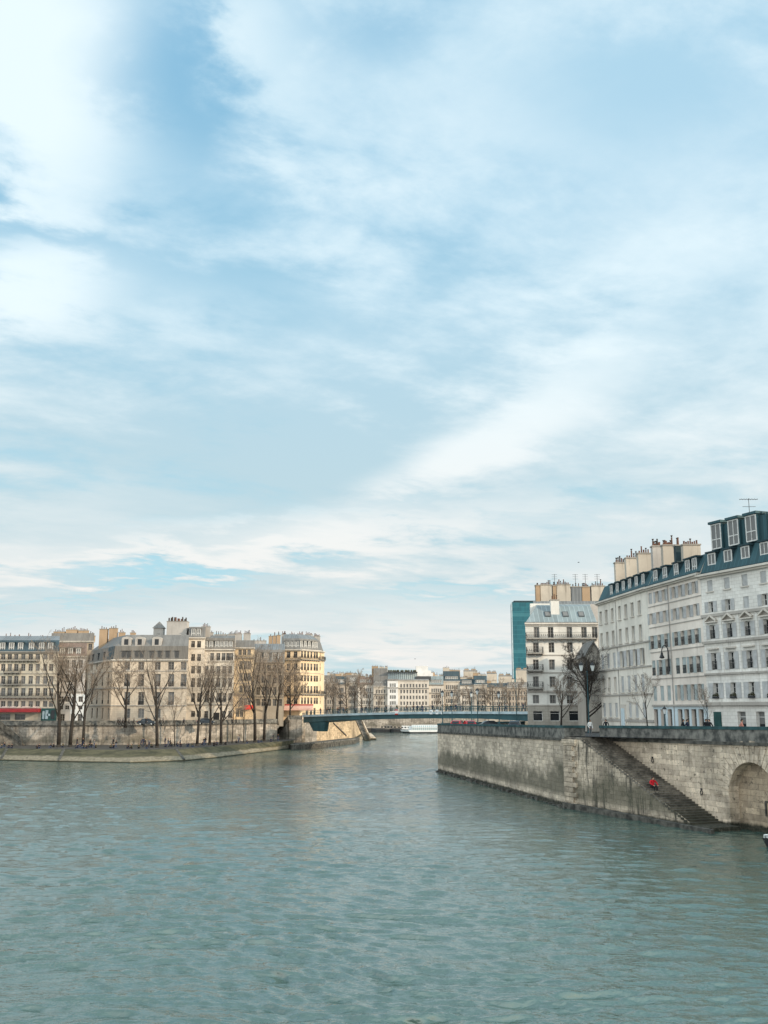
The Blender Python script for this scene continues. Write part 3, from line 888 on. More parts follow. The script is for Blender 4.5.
# dark gabled house in the gap
Yg = 150.0
X0, X1 = xat(586, 680, Yg), xat(602, 680, Yg)
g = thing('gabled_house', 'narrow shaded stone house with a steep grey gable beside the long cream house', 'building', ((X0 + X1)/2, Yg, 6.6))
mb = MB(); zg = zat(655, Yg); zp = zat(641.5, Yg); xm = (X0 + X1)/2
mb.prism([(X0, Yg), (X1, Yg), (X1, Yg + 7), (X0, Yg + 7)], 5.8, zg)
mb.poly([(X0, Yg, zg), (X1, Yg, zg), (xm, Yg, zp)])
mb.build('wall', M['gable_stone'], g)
mb = MB()
for s in (-1, 1):
    a = (xm, zp + .12); b = (xm + s * ((X1 - X0)/2 + .35), zg - .35)
    mb.poly([(a[0], Yg - .5, a[1]), (b[0], Yg - .5, b[1]), (b[0], Yg + 7, b[1]), (a[0], Yg + 7, a[1])])
    mb.poly([(a[0], Yg - .5, a[1]), (b[0], Yg - .5, b[1]), (b[0], Yg - .5, b[1] - .3), (a[0], Yg - .5, a[1] - .3)])
mb.build('roof', M['slate_grey'], g)
for y in (662, 678, 696):
    link('window', dark_win(1.0, 1.5, 0), g, Vector((xm, Yg - .03, zat(y + 5, Yg))) - wloc(g))

# ------------------------------------------------------------------ right quay walls and stairs
A = V2(W(438, 772, 0)); B = V2(W(567, 808, 0)); E_ = V2(W(705, 832, 0))
uAB = (B - A).normalized(); nAB = Vector((uAB.y, -uAB.x))          # towards the water
uS = (E_ - B).normalized(); nS = Vector((uS.y, -uS.x))
A2 = A + Vector((4.0, 14.0)); A3 = Vector((27.0, 200.0))
def ztop(Y): return max(7.68, min(8.75, 8.66 - (Y - 77) * .0115))   # top of the parapet
def wall_run(mbs, p, q, d, zl=None, thick=.55, segs=1):
    """face to the ledge, ledge, parapet, coping along p->q, outward to the right of travel"""
    face, ledge, par, cop = mbs
    for k in range(segs):
        a = p + (q - p) * (k / segs); b = p + (q - p) * ((k + 1) / segs)
        u = (b - a).normalized(); n = Vector((u.y, -u.x))
        za, zb = ztop(a.y), ztop(b.y)
        la, lb = za - 1.55, zb - 1.55
        def pr(m, o, i, z0, z1):
            P = [a + n * o, b + n * o, b - n * i, a - n * i]
            m.prism([tuple(v) for v in P], [z0[0], z0[1], z0[1], z0[0]], [z1[0], z1[1], z1[1], z1[0]], bottom=True)
        if face is not None: pr(face, 0, d, (-2.5, -2.5), (la, lb))
        pr(ledge, .16, thick, (la + .002, lb + .002), (la + .26, lb + .26))
        pr(par, .02, thick - .05, (la + .262, lb + .262), (za - .26, zb - .26))
        pr(cop, .09, thick + .03, (za - .258, zb - .258), (za, zb))
qw = thing('quay_wall', 'tall weathered stone river wall with a dark flood stain, ending at the corner by the water', 'quay wall', (B.x, B.y, 0))
L4 = [MB() for _ in range(4)]
wall_run(L4, A, B, 2.0)
wall_run(L4, A2, A, 2.0); wall_run(L4, A3, A2, 2.0)
OFF = 3.2
Bi = B - nS * OFF
wall_run([None] + L4[1:], B, B - nS * 2.5, 1.0)
for nm, m_, k in zip(('wall_face', 'ledge', 'parapet', 'coping'), L4, ('quay_near', 'ledge', 'parapet', 'coping')): m_.build(nm, M[k], qw)
# ragged stones along the waterline, coloured dark for the undercut shadow
rs = random.Random(5); mb = MB()
for k in range(60):
    t = rs.random() * (B - A).length; p = A + uAB * t + nAB * rs.uniform(-.1, .22)
    mb.box((p.x, p.y, -.5), (rs.uniform(.5, 1.4), .5, rs.uniform(.55, .85)), math.atan2(uAB.y, uAB.x))
mb.build('foot_stones', M['ledge'], qw)

# inner wall with the blind arch
iw = thing('quay_wall', 'pale stone river wall with a bricked-up arch, behind the long flight of stairs', 'quay wall', (*(Bi + uS * 20), 0))
L4 = [MB() for _ in range(4)]
def t_on(x, y):
    v = (512 - y) / F; k = (x - 384) / F / (CT - v * ST)
    return (k * Bi.y - Bi.x) / (uS.x - k * uS.y)
tc = t_on(753, 800); ra = tc and (t_on(753, 800) - t_on(729.5, 800)) * -1
ra = abs(ra); zs = 2.75
TEND = 62.0
def on(t, o=0.0): return Bi + uS * t + nS * o
def q3(t, o, z): p = on(t, o); return (p.x, p.y, z)
def zl(t): return ztop(on(t).y) - 1.55
fm = L4[0]
def slab(m, ta, tb, z0a, z0b, z1a, z1b, o=0.0):
    m.poly([q3(ta, o, z0a), q3(tb, o, z0b), q3(tb, o, z1b), q3(ta, o, z1a)])
for ta, tb in ((0, 8), (8, 16), (16, tc - ra)): slab(fm, ta, tb, -2.5, -2.5, zl(ta), zl(tb))
for ta, tb in ((tc + ra, 40), (40, TEND)): slab(fm, ta, tb, -2.5, -2.5, zl(ta), zl(tb))
NA = 20; arc = [(tc - ra * math.cos(math.pi * i / NA), zs + ra * math.sin(math.pi * i / NA)) for i in range(NA + 1)]
for (t0, a0), (t1, a1) in zip(arc, arc[1:]):
    slab(fm, t0, t1, a0, a1, zl(t0), zl(t1))
    fm.poly([q3(t0, 0, a0), q3(t0, -1.3, a0), q3(t1, -1.3, a1), q3(t1, 0, a1)])
for t0 in (tc - ra, tc + ra):
    fm.poly([q3(t0, 0, -2.5), q3(t0, -1.3, -2.5), q3(t0, -1.3, zs), q3(t0, 0, zs)])
mbn = MB(); slab(mbn, tc - ra - .3, tc + ra + .3, -2.5, -2.5, zs + ra + .4, zs + ra + .4, -1.0)
mbn.build('arch_infill', M['arch_fill'], iw)
mbn = MB(); t0 = t_on(766, 812)
for a, b, c_, d_ in ((t0 - 1.1, t0 + 1.3, 2.45, .12), (t0 - 1.15, t0 - 1.0, 1.35, 1.1)):
    p = on((a + b)/2, -.95); mbn.box((p.x, p.y, c_), (b - a, .12, d_), math.atan2(uS.y, uS.x))
mbn.build('niche_frame', M['ledge'], iw)
mbn = MB()
for i in range(NA):
    th0, th1 = math.pi * (i + .06) / NA, math.pi * (i + .94) / NA
    long = 1.75 if i % 2 == 0 else 1.35
    P = []
    for r, th in ((ra + .004, th0), (ra + .004, th1), (ra + long, th1), (ra + long, th0)): P.append((tc - r * math.cos(th), zs + r * math.sin(th)))
    mbn.poly([q3(t, .06, z) for t, z in P])
    for (a, za), (b, zb) in zip(P, P[1:] + P[:1]): mbn.poly([q3(a, .06, za), q3(b, .06, zb), q3(b, -.02, zb), q3(a, -.02, za)])
mbn.build('voussoirs', M['quay_arch'], iw)
for ta, tb in ((1.7, 12), (12, 26), (26, 44), (44, TEND)):
    wall_run([None] + L4[1:], on(ta), on(tb), 1.0)
for nm, m_, k in zip(('wall_face', 'ledge', 'parapet', 'coping'), L4, ('quay_arch', 'ledge', 'parapet', 'coping')): m_.build(nm, M[k], iw)
mbn = MB(); 
for i in range(14): mbn.tube([(0, -.05 + .12 * math.cos(a) * 0, 0)] * 2, [.01, .01], 3) if False else None
for x, y in ((653, 760.5), (702, 792.5)):
    t = t_on(x, y); p = on(t, .06); z = zat(y, p.y); rb = MB()
    pts = [(p.x + uS.x * .17 * math.sin(a), p.y + uS.y * .17 * math.sin(a), z + .17 * math.cos(a)) for a in [2 * math.pi * i / 12 for i in range(13)]]
    rb.tube(pts, [.035] * 13, 5, cap=False); rb.box((p.x, p.y, z + .22), (.14, .14, .14))
    rb.build('mooring_ring', M['iron'], iw)

# stone staircase block
stc = thing('stone_staircase', 'long flight of worn stone steps going down the river wall to the water', 'stairs', (*(B + uS * 10), 0))
zs0 = 7.15; tA, tB, tC = 3.3, 20.6, 22.6; zb = .38
def bo(t, o=0.0): return B + uS * t + nS * o
def q4(t, o, z): p = bo(t, o); return (p.x, p.y, z)
mb = MB()
mb.poly([q4(0, 0, -2.5), q4(tC, 0, -2.5), q4(tC, 0, zb), q4(tB, 0, zb), q4(tA, 0, zs0 - .06), q4(0, 0, zs0 - .06)])
mb.poly([q4(0, -OFF, -2.5), q4(0, 0, -2.5), q4(0, 0, zs0 - .06), q4(0, -OFF, zs0 - .06)])
mb.poly([q4(tC, 0, -2.5), q4(tC, -OFF, -2.5), q4(tC, -OFF, zb), q4(tC, 0, zb)])
mb.poly([q4(tC, 0, zb), q4(tC, -OFF, zb), q4(tB, -OFF, zb), q4(tB, 0, zb)])
mb.build('stair_wall', M['quay_stair'], stc)
# the dressed corner pier; its paler stone paints in the light it catches
mb = MB(); zc = -.4; k = 0
while zc < zs0 - .75:
    hh = rs.uniform(.44, .56); ww = 2.3 if k % 2 else 1.7; p = bo(ww / 2 - .08, .02); dd = .34 + rs.uniform(0, .05)
    mb.box((p.x, p.y, zc), (ww, dd, hh - .035), math.atan2(uS.y, uS.x)); zc += hh; k += 1
p = bo(1.05, .02); mb.box((p.x, p.y, zs0 - .62), (2.5, .5, .40), math.atan2(uS.y, uS.x)); mb.build('corner_pier', M['quay_arch'], stc)
ns = 40; mb = MB()
mb.poly([q4(0, .05, zs0), q4(tA, .05, zs0), q4(tA, -OFF, zs0), q4(0, -OFF, zs0)])
mb.poly([q4(0, .05, zs0 - .2), q4(tA, .05, zs0 - .2), q4(tA, .05, zs0), q4(0, .05, zs0)])
for i in range(ns):
    t0 = tA + (tB - tA) * i / ns; t1 = tA + (tB - tA) * (i + 1) / ns
    za = zs0 - (zs0 - zb) * i / ns; z_ = zs0 - (zs0 - zb) * (i + 1) / ns
    o = .05 + rs.uniform(-.03, .03)
    mb.poly([q4(t0, o, za), q4(t0, -OFF, za), q4(t0, -OFF, z_), q4(t0, o, z_)])
    mb.poly([q4(t0, o, z_), q4(t0, -OFF, z_), q4(t1 + .03, -OFF, z_), q4(t1 + .03, o, z_)])
    mb.poly([q4(t0, o, z_ - .19), q4(t1, o, z_ - .19), q4(t1, o, z_), q4(t0, o, z_)])
def stepmat(n, b):
    p = n.pos(); g = n.new('ShaderNodeNewGeometry'); nz = n.xyz(g.outputs['True Normal'])[2]
    x = n.noise(p, .8, 5, .65); y = n.noise(p, 3, 4, .6)
    col = n.mix(n.ramp(x, .35, .65), (.070, .064, .055), (.23, .205, .17))
    col = n.mix(n.ramp(n.xyz(p)[2], 2.6, .6, 0, .8), col, (.03, .033, .022))
    col = n.mix(n.ramp(y, .35, .7, 0, .5), col, (.03, .028, .024))
    n.put(b.inputs['Base Color'], col); n.bump(b, y, .3, .03)
M['step'] = mat('worn_step_stone', (.2, .2, .18), .9, build=stepmat)
mb.build('steps', M['step'], stc)
mb = MB()
P = [bo(-.25, -1.0), bo(-.25, .45), bo(tC + .5, .45), bo(tC + .5, -1.0)]
# footing butts under the block's face
mb.prism([tuple(bo(-.25, .42)), tuple(bo(tC + .6, .36)), tuple(bo(tC + .6, .006)), tuple(bo(-.25, .006))], -2, [.55, .30, .34, .62])
mb.build('footing', M['ledge'], stc)

# ground behind the walls (one sloping sheet)
def left_x(Y):
    if Y >= A2.y: return A2.x + (A3.x - A2.x) * (Y - A2.y) / (A3.y - A2.y)
    if Y >= A.y: return A.x + (A2.x - A.x) * (Y - A.y) / (A2.y - A.y)
    if Y >= B.y: return B.x + (A.x - B.x) * (Y - B.y) / (A.y - B.y)
    return Bi.x + uS.x * (Y - Bi.y) / uS.y
mb = MB(); Ys = [48, 60, 75, 90, Bi.y - .01, B.y + .01, 115, 130, 145, A.y, A2.y, 186, 199]
for y0, y1 in zip(Ys, Ys[1:]):
    mb.poly([(left_x(y0 + .001) + .25, y0, zst(y0)), (160, y0, zst(y0)), (160, y1, zst(y1)), (left_x(y1 - .001) + .25, y1, zst(y1))])
tag(mb.build('street', M['asphalt'], None), kind='structure')
mb = MB()
for e_, nn in ((E1[0], 4), (E2[0], 4), (E3[0], 4)):
    for k in range(nn):
        a, b = e_.L * k / nn, e_.L * (k + 1) / nn
        p = [e_.at(a, 3.0), e_.at(b, 3.0), e_.at(b, .02), e_.at(a, .02)]
        mb.prism([(v.x, v.y) for v in p], [zst(v.y) - .2 for v in p], [zst(v.y) + .13 for v in p])
tag(mb.build('pavement', M['pave'], None), kind='structure')
# ------------------------------------------------------------------ the island opposite
ZS = 6.4; ZQ = 2.0
WL = [W(x, y, 0) for x, y in ((-60, 757), (0, 760.5), (60, 761.8), (130, 763), (185, 761), (220, 757.5), (260, 752.5), (288, 749.0))]
TL = [W(x, y, ZQ) for x, y in ((-60, 745.5), (0, 748.3), (60, 749.3), (130, 750), (185, 748.8), (220, 746), (260, 742.9), (285, 741.2))]
WB = [W(x, y, ZQ) for x, y in ((-60, 744.6), (0, 745.2), (60, 745.2), (130, 744.8), (180, 743.6), (220, 742.0), (250, 740.6), (277, 739.5))]
WLx = [(WL[0][0] - 70, WL[0][1] + 12)] + WL; TLx = [(TL[0][0] - 70, TL[0][1] + 12)] + TL; WBx = [(WB[0][0] - 70, WB[0][1] + 12)] + WB
mb = MB()
for k in range(len(WLx) - 1):
    a, b, c_, d_ = WLx[k], WLx[k + 1], TLx[k + 1], TLx[k]
    m1, m2 = [(p[0] + (q[0] - p[0]) * .22, p[1] + (q[1] - p[1]) * .22) for p, q in ((a, d_), (b, c_))]
    mb.poly([(*a, -2), (*b, -2), (*b, .25), (*a, .25)]); mb.poly([(*a, .25), (*b, .25), (*m2, .72), (*m1, .72)]); mb.poly([(*m1, .72), (*m2, .72), (*c_, ZQ), (*d_, ZQ)])
a, b = WL[-1], TL[-1]
mb.poly([(*a, -2), (b[0] + 1.5, b[1] + 8, -2), (b[0] + 1.5, b[1] + 8, ZQ), (*b, ZQ), (*a, .25)])
rv = mb.build('stone_embankment', M['revet'], None)
tag(rv, 'mossy sloping stone embankment at the water edge below the low island quay', 'embankment')
mb = MB()
for k in range(len(TLx) - 1): mb.poly([(*TLx[k], ZQ), (*TLx[k + 1], ZQ), (*WBx[k + 1], ZQ), (*WBx[k], ZQ)])
mb.poly([(*TL[-1], ZQ), (TL[-1][0] + 1.5, TL[-1][1] + 8, ZQ), (WB[-1][0] + 6, WB[-1][1] + 2, ZQ), (*WB[-1], ZQ)])
tag(mb.build('quay_walkway', M['pave'], None), kind='structure')
# diagonal seams cut in the revetment
for x0_, x1_ in ((7, 1), (64, 59), (176, 184), (283, 289)):      # dark drainage gutters across the revetment
    def onl(Ls, x, y):
        for k in range(len(Ls) - 1):
            e = Edge(Ls[k], Ls[k + 1]); u = u_at(e, x, y)
            if -.01 <= u <= e.L + .01: return e.at(u)
        return None
    p, q_ = onl(TL, x0_, 748), onl(WL, x1_, 760)
    if p is None or q_ is None: continue
    m_ = q_.lerp(p, .22); mb = MB()
    mb.bar((p.x, p.y, ZQ + .02), (m_.x, m_.y, .76), .55, .10); mb.bar((m_.x, m_.y, .76), (q_.x, q_.y, .28), .55, .10)
    mb.build('gutter', M['ledge'], rv)
# upper wall
iwall = thing('quay_wall', 'long pale stone wall holding up the island street behind the bare trees', 'quay wall', (*WB[3], 0))
fm, pm, lm = MB(), MB(), MB()
zp = lambda Y: zat(721, 220) if Y < 225 else 7.45
for k in range(len(WBx) - 1):
    a, b = V2(WBx[k]), V2(WBx[k + 1]); u = (b - a).normalized(); n = Vector((u.y, -u.x))
    def pr(m, o, i, z0, z1): m.prism([tuple(a + n * o), tuple(b + n * o), tuple(b - n * i), tuple(a - n * i)], z0, z1, bottom=True)
    pr(fm, 0, 1.0, 1.0, 6.15); pr(lm, .18, .6, 6.152, 6.4); pr(pm, .03, .45, 6.402, 7.4)
fm.build('wall_face', M['quay_far'], iwall); lm.build('ledge', M['ledge'], iwall); pm.build('parapet', M['parapet'], iwall)
# stairs up the wall at the left and before the bridge
def quay_stairs(label, x_top, x_bot, ytop_px, wall_k, rail):
    a = V2(W(x_bot, ytop_px, ZQ)); pass
def wall_point(x):
    best = None
    for k in range(len(WBx) - 1):
        e = Edge(WBx[k], WBx[k + 1]); u = u_at(e, x, 735)
        if -.01 <= u <= e.L + .01: return e, u
def stairs_along(label, xt, xb, out, wallmat, solid=True):
    e, ut = wall_point(xt); e2_, ub_ = wall_point(xb)
    pt, pb = e.at(ut), e2_.at(ub_)
    d = (pb - pt); L = d.length; d.normalize(); n = Vector((d.y, -d.x, 0))
    if n.dot(e.n) < 0: n = -n
    st = thing('quay_stairs', label, 'stairs', (pb.x, pb.y, ZQ))
    mb = MB(); rb = MB(); N_ = 28
    q = lambda t, o, z: (pt.x + d.x * t + n.x * o, pt.y + d.y * t + n.y * o, z)
    o0, o1 = .05, out
    mb.poly([q(0, o1, ZQ), q(L, o1, ZQ), q(0, o1, ZS)]); mb.poly([q(0, o0, ZQ), q(0, o1, ZQ), q(0, o1, ZS), q(0, o0, ZS)])
    for i in range(N_):
        t0, t1 = L * i / N_, L * (i + 1) / N_; za, zb_ = ZS - (ZS - ZQ) * i / N_, ZS - (ZS - ZQ) * (i + 1) / N_
        mb.poly([q(t0, o0, za), q(t0, o1, za), q(t0, o1, zb_), q(t0, o0, zb_)]); mb.poly([q(t0, o0, zb_), q(t0, o1, zb_), q(t1, o1, zb_), q(t1, o0, zb_)])
    mb.build('steps', M['step'], st)
    pb2 = MB(); w = .35
    P = [q(0, o1, ZS), q(L, o1, ZQ), q(L, o1, ZQ + 1.35), q(0, o1, ZS + 1.35)]
    Q = [q(0, o1 + w, ZS), q(L, o1 + w, ZQ), q(L, o1 + w, ZQ + 1.35), q(0, o1 + w, ZS + 1.35)]
    pb2.poly(P); pb2.poly(list(reversed(Q)))
    for i in range(4):
        j = (i + 1) % 4; pb2.poly([P[i], P[j], Q[j], Q[i]])
    pb2.build('balustrade', M[wallmat], st)
stairs_along('dark stone stairs slanting down from the red awning cafe to the low quay', 2, 27, 2.6, 'ledge')
stairs_along('dark stone stairs slanting up the wall to the end of the footbridge', 275.5, 262, 2.4, 'ledge') if False else None

# abutment of the footbridge
Yq = Yat(743, 1.0)
ab = thing('bridge_abutment', 'pale stone abutment block carrying the island end of the footbridge', 'abutment', (xat(297, 743, Yq), Yq, 0))
a0 = (xat(287, 740, Yq), Yq); a1 = (xat(304.5, 740, Yq), Yq); a2 = (a1[0] + 2.6, Yq + 11); a3 = (a0[0] - 3, Yq + 24)
mb = MB(); mb.prism([a0, a1, a2, a3], -2, 7.2); mb.build('wall_face', M['quay_far'], ab)
mb = MB()
mb.prism([(a1[0] - .75, Yq - .12), (a1[0] + .1, Yq - .12), (a1[0] + .1, Yq + 1), (a1[0] - .75, Yq + 1)], -1, 9.0); mb.build('corner_pier', M['quay_arch'], ab)
mb = MB(); mb.prism([(a0[0], Yq + .04), (a1[0] - .8, Yq + .04), (a1[0] - .8, Yq + .5), (a0[0], Yq + .5)], 7.202, 8.3, bottom=True); mb.build('parapet', M['parapet'], ab)
# stairs in front of the abutment, climbing to the right
st = thing('quay_stairs', 'dark stone stairs slanting up the abutment beside the footbridge', 'stairs', (xat(275, 737, Yq + 3), Yq + 3, ZQ))
pA = Vector((xat(274.5, 738, Yq + 6), Yq + 6, 0)); pB = Vector((xat(289.5, 716, Yq - .4), Yq - .4, 0))
d = (pB - pA); L = d.length; d.normalize(); n = Vector((d.y, -d.x, 0))
q = lambda t, o, z: (pA.x + d.x * t + n.x * o, pA.y + d.y * t + n.y * o, z)
mb = MB(); zlo, zhi, N_ = 1.7, 7.1, 30
for i in range(N_):
    t0, t1 = L * i / N_, L * (i + 1) / N_; z0, z1 = zlo + (zhi - zlo) * i / N_, zlo + (zhi - zlo) * (i + 1) / N_
    mb.poly([q(t0, 0, z0), q(t0, -2, z0), q(t0, -2, z1), q(t0, 0, z1)]); mb.poly([q(t0, 0, z1), q(t0, -2, z1), q(t1, -2, z1), q(t1, 0, z1)])
mb.build('steps', M['step'], st)
mb = MB()
P = [q(0, .3, -1), q(L, .3, -1), q(L, .3, zhi - .2), q(0, .3, zlo - .2)]; Q = [q(0, 0, -1), q(L, 0, -1), q(L, 0, zhi - .2), q(0, 0, zlo - .2)]
mb.poly(P); mb.poly(Q); mb.build('stair_wall', M['quay_far'], st)
mb = MB(); mb.bar(q(-.3, .16, zlo + .45), q(L, .16, zhi + .45), .5, 1.35); mb.build('balustrade', M['step'], st)

# sunlit wall behind the bridge and the stone ledge along it
g0 = a2; g1 = W(351.5, 738, 1.0); g2 = (g1[0] + 1.5, g1[1] + 90)
gw = thing('quay_wall', 'sunlit golden quay wall receding under the footbridge', 'quay wall', (*g0, 0))
mb = MB(); mb.prism([g0, g1, g2, (g0[0] - 8, g2[1])], -2, 6.5); mb.build('wall_face', M['quay_sun_tint'], gw)
mb = MB()
for p, q_ in ((g0, g1), (g1, g2)):
    p, q_ = V2(p), V2(q_); u = (q_ - p).normalized(); n = Vector((u.y, -u.x))
    mb.prism([tuple(p + n * .08), tuple(q_ + n * .08), tuple(q_ - n * .4), tuple(p - n * .4)], 6.502, 7.5, bottom=True)
mb.build('parapet', M['parapet'], gw)
mb = MB(); e = Edge(g0, g1); ua_, ub_ = u_at(e, 333, 722), u_at(e, 346, 738)
mb.bar(e.at(ua_, .12, zat(723, e.at(ua_).y)), e.at(ub_, .12, 1.9), .2, .35); mb.build('stair_rail', M['ledge'], gw)
lg = [W(291.5, 750, 0), W(320, 748.0, 0), W(355.5, 743.6, 0), (g1[0] + 2.5, g1[1] + 4), (a1[0] + 1, Yq + 12), (a0[0], Yq + .5)]
mb = MB(); mb.prism(lg, -2, 1.15); le = mb.build('stone_ledge', M['ledge'], None)
mb = MB(); mb.prism(lg[:3] + [(lg[2][0] - .3, lg[2][1] + .8), (lg[1][0], lg[1][1] + .8), (lg[0][0], lg[0][1] + .8)], 1.152, 1.4); mb.build('kerb', M['parapet'], le)
tag(le, 'low dark stone landing ledge along the water under the footbridge', 'landing')
# slip and stairs past the bridge
sl = thing('stone_slipway', 'pale stone slip and stair leaning into the water beyond the footbridge', 'slipway', (*W(366, 742, 0), 0))
Y_ = g1[1] + 14
mb = MB(); X = lambda x, Y: xat(x, 735, Y)
mb.poly([(X(361, Y_), Y_, -1), (X(378, Y_), Y_, -1), (X(375.5, Y_), Y_, .8), (X(364, Y_), Y_, 1.2)]); mb.poly([(X(364, Y_), Y_, 1.2), (X(375.5, Y_), Y_, .8), (X(371, Y_ + 14), Y_ + 14, 1.9), (X(361, Y_ + 14), Y_ + 14, 2.2)])
mb.poly([(X(378, Y_), Y_, -1), (X(374, Y_ + 14), Y_ + 14, -1), (X(371, Y_ + 14), Y_ + 14, 1.9), (X(375.5, Y_), Y_, .8)])
mb.build('slip', M['quay_arch'], sl)
mb = MB(); a = Vector((X(358, Y_ + 3), Y_ + 3, 6.6)); b = Vector((X(367.5, Y_ - 8), Y_ - 8, .1))
mb.bar(a, b, 2.0, .5); mb.build('steps', M['step'], sl)
mb = MB(); mb.bar(a + Vector((.9, -.6, .6)), b + Vector((.9, -.6, .6)), .3, .7); mb.build('balustrade', M['quay_arch'], sl)
# island street, one flat sheet
mb = MB()
back_pts = [(-2 + g2[0] - 1, 420), (-220, 420)]
for k in range(len(WBx) - 1):
    a, b = WBx[k], WBx[k + 1]
    mb.poly([(a[0], a[1] + .5, ZS), (b[0], b[1] + .5, ZS), (b[0] + (b[0] + 40) * .3, 420, ZS), (a[0] + (a[0] + 40) * .3, 420, ZS)])
mb.poly([(WB[-1][0], WB[-1][1] + .6, ZS), (a0[0] - .5, Yq + 14, ZS), (a1[0] + .5, Yq + 14, ZS), (g2[0] - 1, 410, ZS), (WB[-1][0] + 6, 420, ZS)])
tag(mb.build('street', M['asphalt'], None), kind='structure')

# ---------------- island houses
LG = 'old houses along the island quay'
def lrows(e, Y, spec, w, **kw):
    out = []
    for s in spec:
        yt, yb, xs = s[:3]; k = dict(kw); 
        if len(s) > 3: k.update(s[3])
        ww = k.pop('w', w)
        us = [u_at(e, x, (yt + yb)/2) for x in xs] if not isinstance(xs, int) else spread(e.L, xs, 1.4)
        us = [u for u in us if ww/2 + .05 < u < e.L - ww/2 - .05]
        out.append(row(zat(yb, Y), zat(yt, Y) - zat(yb, Y), us, ww, **k))
    return out
# A : grey beige block with balconies and the red awning
YA = 235.0
fA = fr(-45, 56.5, YA, 690, 12); eA = Edge(fA[0], fA[1])
xsA = (-36, -27, -18, -9, 3, 9.5, 16, 23, 30.5, 37.5, 45, 51)
hA, EA, roA = building('apartment_building', 'grey beige block with iron balconies above the cafe with the long red awning', 'building', fA, ZS, zat(651.5, YA), 'lA',
    {0: lrows(eA, YA, [(654, 659.5, xsA), (664, 671, xsA), (676, 684, xsA), (688, 696, xsA), (701, 707, xsA), (714, 720, (-30, -15, 5, 20), {'kind': 'shop', 'w': 2.4})], 1.05, dark=True)}, LG,
    dict(ins={0: 1.3, 2: 1.3}, h=2.7, ins2={0: 3, 2: 3}, h2=1.2, mat='slate_blue', mat2='zinc_grey', gable='lA'), strs=[(zat(y, YA), .3, .25) for y in (685.5, 709)] + [(zat(674, YA), .16, .12)], strk='string_dark', seed=21)
for y, a, b in ((660.5, -44, 40), (672.5, 4, 21), (684.5, 4, 21), (697.5, -44, 56)): balcony(hA, eA, u_at(eA, a, y), u_at(eA, b, y), zat(y, YA), .8)
dormers(roA, EA[0], [u_at(eA, x, 648) for x in (-38, -28, -18, -8, 2, 11, 20, 31, 41, 50)], zat(650.5, YA), 1.3, 1.9, 1.5, 'slate_blue', .3)
rg = random.Random(31)
for x, yt, w in ((-20, 640, 3), (11, 637, 4.5), (28, 637.5, 1.2), (40, 638, 1.2), (52, 640, 2.5)): chimney(roA, xat(x, 640, YA + 4), YA + 5, w, 1.0, zat(652, YA), zat(yt, YA + 5), 0, 'chim_tan' if w > 2 else 'chim_grey', 4 if w > 2 else 2, rg)
aw = thing('awning', 'long red cafe awning over the terrace at the foot of the grey beige block', 'awning', (xat(18, 709, YA), YA - 1, zat(711, YA)))
mb = MB(); x0, x1 = xat(-45, 705, YA), xat(41.5, 705, YA); zt, zb_ = zat(708.3, YA), zat(712.2, YA)
mb.poly([(x0, YA - .1, zt), (x0, YA - 2.4, zb_ + .5), (x1, YA - 2.4, zb_ + .5), (x1, YA - .1, zt)]); mb.poly([(x0, YA - 2.4, zb_ + .5), (x0, YA - 2.4, zb_), (x1, YA - 2.4, zb_), (x1, YA - 2.4, zb_ + .5)])
mb.poly([(x1, YA - .1, zt), (x1, YA - 2.4, zb_ + .5), (x1, YA - 2.4, zb_), (x1, YA - .1, zb_)])
mb.build('canopy', M['red'], aw)
mb = MB()
for x, l in ((4, 1.6), (12, 1.4), (19.5, .8), (24, .9), (27, 1.3), (35, 1.5)):
    for k in range(int(l / .22)): mb.bar((xat(x, 710, YA) + k * .22, YA - 1.55, zb_ + .5 + .55), (xat(x, 710, YA) + k * .22 + .1, YA - 1.2, zb_ + .5 + .80), .12, .05)
mb.build('lettering', M['cream_letter'], aw)
sf = thing('shopfront', 'dark green wooden shopfront with pale posters right of the red awning', 'shopfront', (xat(49, 715, YA), YA - .2, ZS))
mb = MB(); x0, x1 = xat(42, 712, YA), xat(57, 712, YA); mb.box(((x0 + x1)/2, YA - .25, ZS - .3), (x1 - x0, .46, zat(708.5, YA) - ZS + .3)); mb.build('panel', M['shopgreen'], sf)
for x, w, h in ((44.2, .5, 1.8), (47.5, .6, 2.0), (49.3, .7, .5), (53.5, .8, 2.0)):
    link('poster', box_mesh('poster', (w, .05, h), 'bridge_edge' if x < 50 else 'glass'), sf, Vector((xat(x, 714, YA), YA - .51, zat(719, YA) if h > 1 else zat(716, YA))) - wloc(sf))
mb = MB(); x0, x1 = xat(-45, 715, YA), xat(42, 715, YA)
mb.box(((x0 + x1)/2, YA - .1, ZS - .3), (x1 - x0, .1, .9)); mb.build('cafe_front', M['shopgreen'], hA)

# B : taller brownish house behind the trees, its top just clear
YB = 270.0
fB = fr(50, 93, YB, 660, 14); eB = Edge(fB[0], fB[1])
xb = (54, 60, 66, 72, 78, 84, 90)
hB, EB, roB = building('apartment_building', 'taller ochre topped house seen through the cluster of tall bare trees', 'building', fB, ZS, zat(641, YB), 'lB',
    {0: lrows(eB, YB, [(644, 650, xb), (655, 662, xb), (667, 675, xb), (680, 688, xb)], 1.05, dark=True)}, LG, dict(ins={0: 1.2, 2: 1}, h=2.2, mat='slate_brown', mat2='zinc_grey', gable='lB'), strs=[(zat(665, YB), .2, .2)], seed=23)
for x, yt, w in ((58, 632, 3.0), (70.5, 630, 3.1), (82, 631, 2.6), (91, 636, 1.4)): chimney(roB, xat(x, 640, YB + 4), YB + 5, w, 1.2, zat(641, YB), zat(yt, YB + 5), 0, 'chim_tan', 6, rg)
